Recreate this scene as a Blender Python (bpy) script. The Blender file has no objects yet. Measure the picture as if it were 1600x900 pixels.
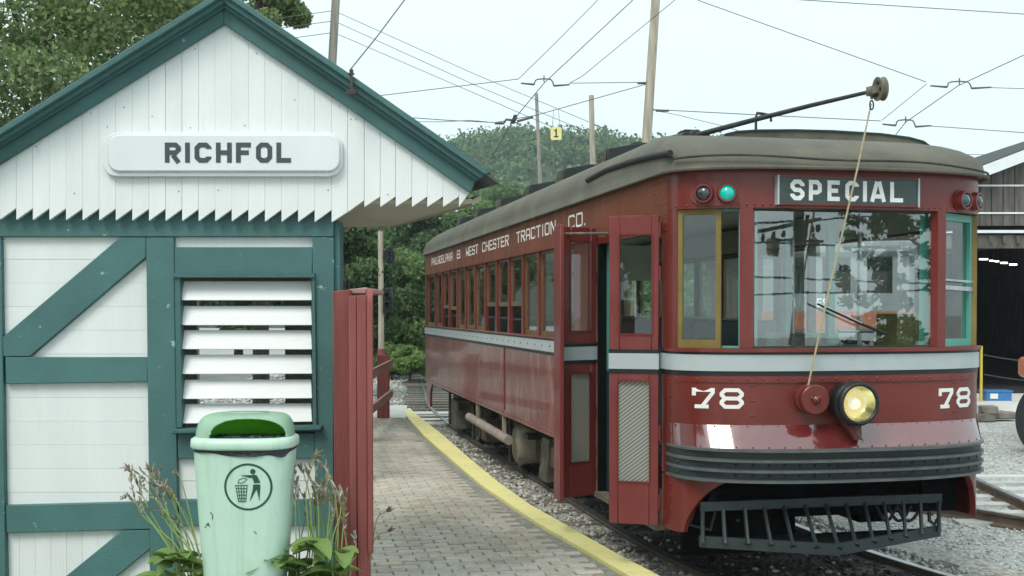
import bpy, bmesh, math, random
import numpy as np
from mathutils import Vector, Matrix
random.seed(7); RNG = np.random.default_rng(7)
S = bpy.context.scene
C = S.collection
R = math.radians

# ------------------------------------------------------------------ camera
F, CY, PITCH = 1800.0, 515.4, R(1.0)
CAM = Vector((0, 0, 2.05))
cam = bpy.data.cameras.new('camera'); cam_o = bpy.data.objects.new('camera', cam); C.objects.link(cam_o)
cam.sensor_width = 36; cam.lens = 36 * F / 1600; cam.shift_y = (CY - 450) / 1600
cam.clip_start = 0.05; cam.clip_end = 3000
cam_o.location = CAM; cam_o.rotation_euler = (R(90) - PITCH, 0, 0)
S.camera = cam_o
SP, CP = math.sin(PITCH), math.cos(PITCH)

def ray(px, py):
    a = (px - 800) / F; b = (CY - py) / F
    return Vector((a, CP + b * SP, -SP + b * CP))
def P(px, py, Y):
    d = ray(px, py); return CAM + d * (Y / d.y)
def G(px, py, z=0.0):
    d = ray(px, py); return CAM + d * ((z - CAM.z) / d.z)

# ------------------------------------------------------------------ world, sun, exposure
W_ = bpy.data.worlds.new('World'); S.world = W_; W_.use_nodes = True
nt = W_.node_tree; nt.nodes.clear()
out = nt.nodes.new('ShaderNodeOutputWorld')
bg = nt.nodes.new('ShaderNodeBackground'); bg.inputs[1].default_value = 0.1
SUN_EL, SUN_AZ = R(52), R(208)          # behind the camera, a little to its left
sky = nt.nodes.new('ShaderNodeTexSky'); sky.sky_type = 'NISHITA'; sky.sun_disc = False
sky.sun_elevation = SUN_EL; sky.sun_rotation = SUN_AZ; sky.air_density = 1.0; sky.dust_density = 4.0
tc = nt.nodes.new('ShaderNodeTexCoord')
nz = nt.nodes.new('ShaderNodeTexNoise'); nz.inputs['Scale'].default_value = 2.2; nz.inputs['Detail'].default_value = 5
mp = nt.nodes.new('ShaderNodeMapping'); mp.inputs['Scale'].default_value = (1, 1, 2.5)
nt.links.new(tc.outputs['Generated'], mp.inputs[0]); nt.links.new(mp.outputs[0], nz.inputs[0])
cr = nt.nodes.new('ShaderNodeValToRGB')
cr.color_ramp.elements[0].position = .3; cr.color_ramp.elements[0].color = (6.5, 7.85, 8.15, 1)
cr.color_ramp.elements[1].position = .72; cr.color_ramp.elements[1].color = (7.1, 8.4, 8.65, 1)
nt.links.new(nz.outputs['Fac'], cr.inputs[0])
mx = nt.nodes.new('ShaderNodeMix'); mx.data_type = 'RGBA'; mx.inputs[0].default_value = 0.93
nt.links.new(sky.outputs[0], mx.inputs[6]); nt.links.new(cr.outputs[0], mx.inputs[7])
nt.links.new(mx.outputs[2], bg.inputs[0]); nt.links.new(bg.outputs[0], out.inputs[0])

sl = bpy.data.lights.new('sun', 'SUN'); sl.energy = 1.5; sl.angle = R(25); sl.color = (1, .95, .87)
so = bpy.data.objects.new('sun', sl); C.objects.link(so)
sd = Vector((math.sin(SUN_AZ) * math.cos(SUN_EL), math.cos(SUN_AZ) * math.cos(SUN_EL), math.sin(SUN_EL)))
so.rotation_euler = sd.to_track_quat('Z', 'Y').to_euler(); so.location = (0, 0, 60)
S.view_settings.view_transform = 'Standard'; S.view_settings.look = 'None'
S.view_settings.exposure = 0.60; S.view_settings.gamma = 1
S.render.engine = 'CYCLES'
S.cycles.transparent_max_bounces = 32; S.cycles.max_bounces = 8
S.cycles.volume_bounces = 0

# ------------------------------------------------------------------ materials
def nodes(name):
    m = bpy.data.materials.new(name); m.use_nodes = True
    t = m.node_tree; b = t.nodes['Principled BSDF']
    return m, t, b
def N(t, kind, **kw):
    n = t.nodes.new('ShaderNode' + kind)
    for k, v in kw.items():
        if k in n.inputs: n.inputs[k].default_value = v
        else: setattr(n, k, v)
    return n
def c4(c, k=1): return (c[0] * k, c[1] * k, c[2] * k, 1)
def ramp(t, a, b, ca, cb):
    r = N(t, 'ValToRGB'); e = r.color_ramp.elements
    e[0].position = a; e[1].position = b; e[0].color = ca; e[1].color = cb
    return r
def mixc(t, fac, A, B, blend='MIX'):
    m = N(t, 'Mix', data_type='RGBA', blend_type=blend)
    for i, s in ((0, fac), (6, A), (7, B)):
        if hasattr(s, 'links') or hasattr(s, 'is_linked'): t.links.new(s, m.inputs[i])
        else: m.inputs[i].default_value = s
    return m.outputs[2]
def coords(t, scale=(1, 1, 1), kind='Object'):
    tc = N(t, 'TexCoord'); mp = N(t, 'Mapping'); mp.inputs['Scale'].default_value = scale
    t.links.new(tc.outputs[kind], mp.inputs[0]); return mp.outputs[0]
def noise(t, vec, scale, detail=4, rough=.55):
    n = N(t, 'TexNoise', Scale=scale, Detail=detail, Roughness=rough); t.links.new(vec, n.inputs['Vector']); return n.outputs['Fac']
def bump(t, b, h, strength, dist=.02):
    bn = N(t, 'Bump', Strength=strength, Distance=dist); t.links.new(h, bn.inputs['Height']); t.links.new(bn.outputs[0], b.inputs['Normal'])

def mat(name, col, rough=.6, var=.25, scale=3, stretch=(1, 1, 1), bmp=.15, bscale=60, metal=0, coat=0, island=0, spec=.5,
        wear=None, wear_at=(.62, .7), wear_scale=8, kind='Object'):
    m, t, b = nodes(name)
    v = coords(t, stretch, kind)
    f = noise(t, v, scale)
    colr = ramp(t, .3, .7, c4(col, 1 - var), c4(col, 1 + var)); t.links.new(f, colr.inputs[0])
    o = colr.outputs[0]
    if island:
        g = N(t, 'NewGeometry'); oi = N(t, 'ObjectInfo')
        ad = N(t, 'Math', operation='ADD'); t.links.new(g.outputs['Random Per Island'], ad.inputs[0]); t.links.new(oi.outputs['Random'], ad.inputs[1])
        fr = N(t, 'Math', operation='FRACT'); t.links.new(ad.outputs[0], fr.inputs[0])
        rr = ramp(t, 0, 1, (1 - island, 1 - island, 1 - island, 1), (1 + island, 1 + island, 1 + island, 1)); t.links.new(fr.outputs[0], rr.inputs[0])
        o = mixc(t, 1.0, o, rr.outputs[0], 'MULTIPLY')
    if wear:
        wn = noise(t, v, wear_scale, 6, .65)
        wr = ramp(t, wear_at[0], wear_at[1], (0, 0, 0, 1), (1, 1, 1, 1)); t.links.new(wn, wr.inputs[0])
        o = mixc(t, wr.outputs[0], o, c4(wear))
    t.links.new(o, b.inputs['Base Color'])
    b.inputs['Roughness'].default_value = rough; b.inputs['Metallic'].default_value = metal
    b.inputs['Specular IOR Level'].default_value = spec
    if coat: b.inputs['Coat Weight'].default_value = coat; b.inputs['Coat Roughness'].default_value = .08
    if bmp: bump(t, b, noise(t, v, bscale, 5), bmp)
    return m

M = {}
M['teal'] = mat('teal_wood_paint', (.058, .150, .147), .62, .16, 2.5, (1, 1, 1), .16, 80, wear=(.30, .44, .43), wear_at=(.655, .70), wear_scale=13, island=.08)
M['teal_trim'] = mat('teal_trim_paint', (.048, .132, .130), .5, .14, 2.5, (1, 1, 1), .2, 30, wear=(.16, .30, .30), wear_at=(.70, .82))
M['white'] = mat('white_board_paint', (.75, .775, .77), .6, .05, 2, (2.5, 2.5, .35), .12, 40, wear=(.60, .62, .58), wear_at=(.60, .85), wear_scale=4, island=.025)
M['slat_white'] = mat('white_slat_paint', (.75, .765, .76), .55, .04, 3, (.5, 1, 1), .2, 30, wear=(.40, .38, .34), wear_at=(.72, .76), wear_scale=6)
M['soffit'] = mat('bare_soffit_wood', (.42, .39, .31), .8, .12, 3, (1, .3, 1), .1)
M['shingle'] = mat('dark_roof_shingle', (.075, .085, .08), .9, .35, 6, (1, 1, 1), .5, 30, island=.3)
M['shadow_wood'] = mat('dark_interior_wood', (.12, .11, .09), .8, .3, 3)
M['sign_white'] = mat('sign_white_paint', (.71, .735, .745), .5, .05, 3, bmp=.1, wear=(.55, .56, .54), wear_at=(.64, .74), wear_scale=9)
M['sign_grey'] = mat('sign_letter_paint', (.045, .065, .075), .6, .1, 10, bmp=0)
M['bin'] = mat('mint_plastic', (.50, .69, .57), .36, .05, 2.2, bmp=.03, bscale=200, wear=(.34, .52, .40), wear_at=(.52, .8), wear_scale=2.5)
def lucent(src, name, tcol, k):
    m = M[src].copy(); m.name = name; t = m.node_tree; b = t.nodes['Principled BSDF']; tr = N(t, 'BsdfTranslucent', Color=c4(tcol)); ms = N(t, 'MixShader'); ms.inputs[0].default_value = k
    t.links.new(b.outputs[0], ms.inputs[1]); t.links.new(tr.outputs[0], ms.inputs[2]); t.links.new(ms.outputs[0], t.nodes['Material Output'].inputs[0]); return m
_t = M['bin'].node_tree; _b = _t.nodes['Principled BSDF']; _src = _b.inputs['Base Color'].links[0].from_socket
_v = coords(_t, (3, 3, 1)); _n = noise(_t, _v, 16, 3, .75); _r = ramp(_t, .70, .735, (0, 0, 0, 1), (.8, .8, .8, 1)); _t.links.new(_n, _r.inputs[0])
_o = mixc(_t, _r.outputs[0], _src, (.10, .16, .13, 1)); _v2 = coords(_t, (9, 9, .5)); _n2 = noise(_t, _v2, 3, 4, .6); _r2 = ramp(_t, .5, .85, (0, 0, 0, 1), (.8, .8, .8, 1)); _t.links.new(_n2, _r2.inputs[0])
_o = mixc(_t, _r2.outputs[0], _o, (.36, .50, .38, 1)); _t.links.new(_o, _b.inputs['Base Color'])
M['bin_lid'] = lucent('bin', 'mint_lid_plastic', (.55, .85, .58), .45)
M['bin_glow'] = mat('lid_glow_green', (.24, .55, .035), .45, .2, 5, bmp=0); M['bin_glow'] = lucent('bin_glow', 'lucent_lid_glow', (.40, .85, .06), .6)  # vivid green stands for daylight coming through the lid
M['bag'] = mat('black_bag_plastic', (.018, .022, .03), .3, .3, 30, bmp=.6, bscale=50)
M['symbol'] = mat('green_symbol_print', (.012, .075, .045), .5, .1, 10, bmp=0)
M['redwood'] = mat('red_stained_wood', (.235, .062, .055), .72, .22, 4, (4, 4, .35), .35, 40, wear=(.14, .045, .04), wear_at=(.62, .75), wear_scale=5)
M['redwood_cap'] = mat('weathered_red_wood', (.36, .20, .19), .8, .2, 4, (4, 4, .5), .3, 40)
M['pipe'] = mat('dusty_red_pipe', (.28, .225, .19), .7, .25, 6, bmp=.2, wear=(.3, .27, .22), wear_at=(.5, .7))
M['wheel_bronze'] = mat('grimy_bronze', (.20, .18, .13), .5, .25, 12, metal=.4, bmp=.2)
M['drum'] = mat('pale_dusty_tank', (.34, .30, .235), .85, .25, 5, bmp=.2, wear=(.20, .17, .13), wear_at=(.55, .7))
M['timber'] = mat('pole_timber', (.44, .39, .31), .85, .3, 3, (5, 5, .4), .5, 30, wear=(.22, .17, .12), wear_at=(.58, .72), wear_scale=4)
M['timber_grey'] = mat('grey_pole_timber', (.30, .28, .25), .85, .3, 3, (5, 5, .4), .5, 30)
M['wire'] = mat('weathered_wire', (.10, .105, .11), .6, .1, 5, bmp=0)
M['black'] = mat('black_enamel', (.012, .014, .016), .4, .2, 6, bmp=.08)
M['blackish'] = mat('dirty_dark_steel', (.035, .034, .03), .65, .4, 6, bmp=.3, wear=(.10, .085, .065), wear_at=(.55, .75))
M['dirty'] = mat('dusty_underframe', (.13, .115, .09), .8, .4, 5, bmp=.4, wear=(.22, .19, .15), wear_at=(.55, .7))
M['bumper'] = mat('bumper_dark_steel', (.020, .030, .032), .42, .25, 7, bmp=.15, spec=.5)
M['steel'] = mat('worn_steel', (.45, .46, .47), .3, .2, 10, metal=.8, bmp=.05)
M['rail_top'] = mat('polished_rail', (.50, .52, .54), .28, .2, 8, metal=.85, bmp=.05)
M['rail'] = mat('rusty_rail', (.13, .095, .07), .75, .35, 8, bmp=.3)
M['tie'] = mat('weathered_tie', (.17, .155, .13), .9, .35, 3, (1, 4, 1), .6, 25, island=.25)
M['tie_pale'] = mat('pale_old_tie', (.48, .49, .47), .9, .2, 3, (1, 4, 1), .5, 25, island=.12)
M['concrete'] = mat('pale_concrete', (.62, .61, .57), .85, .1, 2, bmp=.2, bscale=60)
M['mortar'] = mat('platform_bedding', (.27, .26, .23), .95, .3, 12, bmp=.5, bscale=120)
M['yellow'] = mat('yellow_edge_paint', (.80, .725, .31), .65, .06, 3, bmp=.2, bscale=60, wear=(.58, .54, .30), wear_at=(.56, .72), wear_scale=11)
M['glass'] = None
M['grey_strip'] = mat('silver_grey_paint', (.42, .47, .485), .4, .07, 3, bmp=.05, wear=(.34, .38, .40), wear_at=(.62, .78), coat=.2)
M['letter_white'] = mat('white_lettering', (.80, .80, .78), .5, .06, 20, bmp=0)
M['destination_dark'] = mat('destination_blind', (.045, .07, .07), .35, .25, 5, bmp=0)
M['brass'] = mat('olive_brass_paint', (.20, .145, .035), .45, .15, 6, bmp=.05)
M['sash'] = mat('varnished_sash', (.14, .085, .04), .5, .3, 4, (1, 1, 1), .1)
M['teal_inside'] = mat('interior_seafoam_paint', (.10, .36, .29), .45, .08, 4, bmp=.03)
M['deep_green'] = mat('doorway_dark_green', (.012, .062, .062), .45, .15, 4, bmp=.03)
M['cream_inside'] = mat('interior_cream', (.46, .44, .36), .6, .08, 4, bmp=.03)
M['seat'] = mat('dark_seat_leather', (.035, .045, .045), .45, .2, 10, bmp=.1)
M['floor_dark'] = mat('car_floor', (.08, .07, .06), .8, .2, 6)
M['olive_wood'] = mat('olive_console_wood', (.22, .18, .06), .5, .2, 4, (6, 6, 1), .1)
M['vent_black'] = mat('ventilator_black', (.014, .018, .018), .6, .3, 10, bmp=.3)
M['orange'] = mat('orange_car_paint', (.62, .17, .07), .4, .1, 3, coat=.2)
M['faded_orange'] = mat('faded_orange_paint', (.36, .13, .075), .6, .15, 3)
M['slate'] = mat('slate_grey_paint', (.24, .27, .28), .6, .1, 3)
M['pale_grey'] = mat('pale_car_grey', (.55, .57, .57), .5, .1, 3)
M['barn'] = mat('weathered_barn_board', (.10, .089, .079), .9, .3, 3, (3, 3, .35), .5, 20, wear=(.16, .148, .135), wear_at=(.5, .72), wear_scale=3, island=.12)
M['barn_trim'] = mat('white_barn_trim', (.72, .76, .76), .6, .06, 4)
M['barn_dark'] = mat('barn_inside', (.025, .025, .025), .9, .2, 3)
M['rubber'] = mat('tyre_rubber', (.022, .024, .026), .75, .25, 8, bmp=.2)
M['blue'] = mat('blue_crate_plastic', (.035, .19, .45), .4, .08, 6)
M['yellow_post'] = mat('yellow_post_paint', (.62, .47, .06), .5, .12, 6)
M['sign_yellow'] = mat('yellow_plate', (.78, .70, .28), .5, .05, 6, bmp=0)
M['rope'] = mat('tan_rope', (.42, .36, .22), .8, .15, 30, bmp=.2, bscale=200)
M['stem'] = mat('weed_stem', (.25, .34, .11), .7, .2, 8, bmp=0)
M['seed'] = mat('weed_seed_head', (.22, .18, .11), .8, .35, 20, bmp=.2, island=.35)
M['floret'] = mat('faded_lilac_floret', (.42, .36, .40), .8, .2, 20, bmp=0)
M['shed'] = mat('shed_wall', (.62, .66, .68), .7, .08, 3)
M['ceramic'] = mat('glazed_insulator', (.07, .045, .035), .25, .1, 10, bmp=0)

def leafy(name, col, isl=.35, warm=.0, trans=.35):
    m, t, b = nodes(name)
    v = coords(t); f = noise(t, v, .55, 3)
    cr_ = ramp(t, .32, .68, c4((col[0] * .72, col[1] * .75, col[2] * .85)), c4((col[0] * 1.28 + warm, col[1] * 1.22, col[2] * .95))); t.links.new(f, cr_.inputs[0])
    g = N(t, 'NewGeometry'); rr = ramp(t, 0, 1, (1 - isl, 1 - isl, 1 - isl, 1), (1 + isl, 1 + isl, 1 + isl * .6, 1)); t.links.new(g.outputs['Random Per Island'], rr.inputs[0])
    o = mixc(t, 1.0, cr_.outputs[0], rr.outputs[0], 'MULTIPLY')
    t.links.new(o, b.inputs['Base Color']); b.inputs['Roughness'].default_value = .6; b.inputs['Specular IOR Level'].default_value = .3
    tr = N(t, 'BsdfTranslucent'); t.links.new(o, tr.inputs[0])
    ms = N(t, 'MixShader'); ms.inputs[0].default_value = trans
    t.links.new(b.outputs[0], ms.inputs[1]); t.links.new(tr.outputs[0], ms.inputs[2])
    t.links.new(ms.outputs[0], t.nodes['Material Output'].inputs[0])
    return m
M['leaf_dark'] = leafy('leaf_dark_green', (.115, .19, .095), trans=.45)
M['leaf_mid'] = leafy('leaf_mid_green', (.16, .25, .115), trans=.45)
M['leaf_bright'] = leafy('leaf_bright_green', (.21, .32, .12), .3, trans=.45)
M['leaf_tree'] = leafy('leaf_overhanging_tree', (.26, .35, .19), .4, trans=.5)
M['leaf_hill'] = leafy('leaf_hill_forest', (.095, .18, .075), .4, trans=.3)
M['leaf_conifer'] = leafy('leaf_conifer', (.06, .115, .06), .35, trans=.2)
M['leaf_hosta'] = leafy('broad_weed_leaf', (.20, .31, .105), .22, trans=.3)
M['bark'] = mat('tree_bark', (.075, .062, .048), .9, .3, 4, (3, 3, .6), .8, 20)

def make_glass(name, tint=(.93, .97, .96), f0=.04, rough=.0):
    m = bpy.data.materials.new(name); m.use_nodes = True; t = m.node_tree; t.nodes.clear()
    o = N(t, 'OutputMaterial'); tr = N(t, 'BsdfTransparent', Color=c4(tint)); gl = N(t, 'BsdfGlossy', Roughness=rough)
    gl.inputs['Color'].default_value = (1, 1, 1, 1)
    lw = N(t, 'LayerWeight', Blend=.5); pw = N(t, 'Math', operation='POWER'); pw.inputs[1].default_value = 5
    t.links.new(lw.outputs['Facing'], pw.inputs[0]); ml = N(t, 'Math', operation='MULTIPLY_ADD'); ml.inputs[1].default_value = 1 - f0; ml.inputs[2].default_value = f0
    t.links.new(pw.outputs[0], ml.inputs[0])
    v = coords(t); sm = noise(t, v, 3, 4); bn = N(t, 'Bump', Strength=.010, Distance=.02); t.links.new(sm, bn.inputs['Height']); t.links.new(bn.outputs[0], gl.inputs['Normal'])
    ms = N(t, 'MixShader'); t.links.new(ml.outputs[0], ms.inputs[0]); t.links.new(tr.outputs[0], ms.inputs[1]); t.links.new(gl.outputs[0], ms.inputs[2])
    t.links.new(ms.outputs[0], o.inputs[0]); return m
M['glass'] = make_glass('window_glass', (.90, .94, .93), .05)
M['windshield'] = make_glass('windshield_glass', (.93, .97, .96), .13)

def mesh_screen():
    m, t, b = nodes('diagonal_wire_mesh_glass')
    v = coords(t); mp = N(t, 'Mapping'); mp.inputs['Rotation'].default_value = (0, R(52), 0); t.links.new(v, mp.inputs[0])
    w = N(t, 'TexWave', Scale=15, Distortion=.6); w.inputs['Detail'].default_value = 1; t.links.new(mp.outputs[0], w.inputs['Vector'])
    cr_ = ramp(t, .35, .8, (.20, .21, .185, 1), (.47, .47, .42, 1)); t.links.new(w.outputs['Fac'], cr_.inputs[0])
    t.links.new(cr_.outputs[0], b.inputs['Base Color']); b.inputs['Roughness'].default_value = .35
    tr = N(t, 'BsdfTransparent'); ms = N(t, 'MixShader'); ms.inputs[0].default_value = .72
    t.links.new(tr.outputs[0], ms.inputs[1]); t.links.new(b.outputs[0], ms.inputs[2]); t.links.new(ms.outputs[0], t.nodes['Material Output'].inputs[0])
    return m
M['mesh'] = mesh_screen()

def red_paint(name, base, rough, coat, stain, amount):
    m, t, b = nodes(name)
    v = coords(t)
    a = noise(t, v, 1.1, 5); r1 = ramp(t, .35, .68, c4(base, .85), c4(base, 1.2)); t.links.new(a, r1.inputs[0])
    vs = coords(t, (1.2, 1.2, .28)); st = noise(t, vs, 5.5, 6, .65)
    r2 = ramp(t, .50, .78, (0, 0, 0, 1), (amount,) * 3 + (1,)); t.links.new(st, r2.inputs[0])
    o = mixc(t, r2.outputs[0], r1.outputs[0], c4(stain))
    sp = noise(t, v, 55, 3, .7); r3 = ramp(t, .69, .75, (0, 0, 0, 1), (.5, .5, .5, 1)); t.links.new(sp, r3.inputs[0])
    o = mixc(t, r3.outputs[0], o, c4((base[0] * .45, base[1] * .8, base[2] * .8)))
    t.links.new(o, b.inputs['Base Color'])
    rg = ramp(t, .3, .75, (rough * .8,) * 3 + (1,), (min(1, rough * 1.6),) * 3 + (1,)); t.links.new(st, rg.inputs[0]); t.links.new(rg.outputs[0], b.inputs['Roughness'])
    b.inputs['Coat Weight'].default_value = coat; b.inputs['Coat Roughness'].default_value = .06
    bump(t, b, noise(t, v, 2.3, 3), .3, .03)
    return m
M['red'] = red_paint('maroon_body_paint', (.152, .0185, .012), .34, .16, (.22, .075, .065), .3)
M['red_door'] = red_paint('maroon_door_paint', (.175, .027, .024), .45, .2, (.24, .09, .08), .25)
M['red_side'] = red_paint('weathered_sheen_side_paint', (.165, .030, .020), .30, .32, (.40, .25, .21), .95)  # pale streaks: chalky weathering plus whitish reflections put into the colour
M['brown_letterboard'] = red_paint('browned_letterboard_paint', (.175, .040, .014), .5, .06, (.20, .075, .035), .5)
M['red_gloss'] = red_paint('glossy_maroon_paint', (.15, .020, .020), .18, 1.0, (.24, .12, .12), .2); M['red_gloss'].node_tree.nodes['Principled BSDF'].inputs['Coat IOR'].default_value = 2.1
M['recess_shade'] = mat('recess_shade_black', (.006, .007, .007), .95, .3, 6, bmp=.2, spec=.1)  # near-black: deep shade under and behind parts is put into the colour
M['fin'] = mat('worn_bumper_edge', (.085, .10, .10), .42, .25, 9, bmp=.1)
M['roof'] = mat('olive_roof_canvas', (.100, .096, .071), .7, .16, 1.4, (1, 1, 1), .3, 60, wear=(.160, .145, .102), wear_at=(.48, .75), wear_scale=2.2)

def emis(name, col, st):
    m, t, b = nodes(name); b.inputs['Emission Color'].default_value = c4(col); b.inputs['Emission Strength'].default_value = st
    b.inputs['Base Color'].default_value = c4(col, .8); return m
M['lamp_tube'] = emis('lit_fluorescent_tube', (1, 1, .96), 5)
M['lens_green'] = None
def lens(name, col, rough=.08, em=0):
    m, t, b = nodes(name); b.inputs['Base Color'].default_value = c4(col); b.inputs['Roughness'].default_value = rough
    b.inputs['Coat Weight'].default_value = 1; b.inputs['Coat Roughness'].default_value = .03
    if em: b.inputs['Emission Color'].default_value = c4(col); b.inputs['Emission Strength'].default_value = em
    return m
M['lens_green'] = lens('green_marker_lens', (.0, .36, .28), .1, .35)
M['lens_dark'] = lens('dark_marker_lens', (.025, .035, .045))
M['lens_blue'] = lens('dark_blue_marker_lens', (.015, .06, .09))
mm, tt, bb = nodes('headlight_reflector'); bb.inputs['Base Color'].default_value = (.92, .84, .52, 1); bb.inputs['Metallic'].default_value = 1; bb.inputs['Roughness'].default_value = .16; M['reflector'] = mm
M['bulb'] = lens('glow_frosted_bulb', (1, .96, .82), .2, .3)  # weak glow stands in for the bright reflection in the headlight

def gravel_mat(name, pal, scale, bstr=.9):
    m, t, b = nodes(name)
    v = coords(t)
    vo = N(t, 'TexVoronoi', Scale=scale, feature='F1'); t.links.new(v, vo.inputs['Vector'])
    sep = N(t, 'SeparateColor'); t.links.new(vo.outputs['Color'], sep.inputs[0])
    cr_ = N(t, 'ValToRGB'); e = cr_.color_ramp.elements
    e[0].position = 0; e[0].color = c4(pal[0]); e[1].position = 1; e[1].color = c4(pal[-1])
    for i, p in enumerate(pal[1:-1]): el = e.new((i + 1) / (len(pal) - 1)); el.color = c4(p)
    t.links.new(sep.outputs[0], cr_.inputs[0])
    big = noise(t, v, .35, 4); rb = ramp(t, .35, .7, (.78, .77, .74, 1), (1.08, 1.1, 1.1, 1)); t.links.new(big, rb.inputs[0])
    o = mixc(t, 1.0, cr_.outputs[0], rb.outputs[0], 'MULTIPLY')
    t.links.new(o, b.inputs['Base Color']); b.inputs['Roughness'].default_value = .9
    inv = N(t, 'Math', operation='SUBTRACT'); inv.inputs[0].default_value = 1; t.links.new(vo.outputs['Distance'], inv.inputs[1])
    bump(t, b, inv.outputs[0], bstr, .03)
    return m
M['gravel'] = gravel_mat('pale_gravel', [(.22, .22, .20), (.42, .43, .41), (.52, .54, .52), (.34, .34, .32)], 26)
M['ballast'] = gravel_mat('track_ballast', [(.20, .19, .16), (.36, .35, .31), (.50, .49, .45), (.28, .26, .22)], 24)
M['oily_shade'] = gravel_mat('oily_shade_ballast', [(.02, .019, .016), (.05, .047, .04), (.085, .08, .068), (.03, .03, .024)], 24)  # oily ballast, its colour also darkened for the shade under the car
M['stone_dark'] = mat('oily_shade_stone', (.05, .047, .04), .7, .3, 8, bmp=.2, island=.5)  # oily stones with the under-car shade in their colour
M['grass'] = mat('rough_grass', (.075, .12, .04), .9, .4, 3, bmp=.8, bscale=30)
M['stone'] = mat('loose_ballast_stone', (.42, .41, .37), .9, .2, 8, bmp=.2, island=.5)
M['stone_pale'] = mat('loose_pale_stone', (.47, .48, .46), .9, .12, 8, bmp=.2, island=.32)
M['hill'] = mat('forest_floor', (.03, .05, .025), .9, .3, .05, bmp=0)
M['green_far'] = M['leaf_hill']

def brick_mat():
    m, t, b = nodes('grey_paver')
    oi = N(t, 'ObjectInfo'); g = N(t, 'NewGeometry')
    ad = N(t, 'Math', operation='ADD'); t.links.new(g.outputs['Random Per Island'], ad.inputs[0]); t.links.new(oi.outputs['Random'], ad.inputs[1])
    fr = N(t, 'Math', operation='FRACT'); t.links.new(ad.outputs[0], fr.inputs[0])
    cr_ = N(t, 'ValToRGB'); e = cr_.color_ramp.elements
    e[0].position = 0; e[0].color = (.44, .40, .335, 1); e[1].position = 1; e[1].color = (.56, .495, .40, 1)
    for p, c in ((.3, (.53, .49, .415)), (.55, (.475, .455, .405)), (.8, (.57, .53, .45))): el = e.new(p); el.color = c4(c)
    t.links.new(fr.outputs[0], cr_.inputs[0])
    v = coords(t, kind='Object'); vec = N(t, 'VectorMath', operation='ADD'); t.links.new(v, vec.inputs[0]); t.links.new(oi.outputs['Location'], vec.inputs[1])
    sm = noise(t, vec.outputs[0], 22, 5, .7); rs = ramp(t, .3, .72, (.74, .73, .71, 1), (1.12, 1.12, 1.12, 1)); t.links.new(sm, rs.inputs[0])
    bigp = noise(t, vec.outputs[0], .8, 6, .65); rb = ramp(t, .35, .66, (.74, .72, .68, 1), (1.06, 1.07, 1.08, 1)); t.links.new(bigp, rb.inputs[0])
    o = mixc(t, 1, cr_.outputs[0], rs.outputs[0], 'MULTIPLY'); o = mixc(t, 1, o, rb.outputs[0], 'MULTIPLY')
    t.links.new(o, b.inputs['Base Color']); b.inputs['Roughness'].default_value = .85
    bump(t, b, noise(t, vec.outputs[0], 90, 4), .3, .01)
    return m
M['brick'] = brick_mat()

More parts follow.
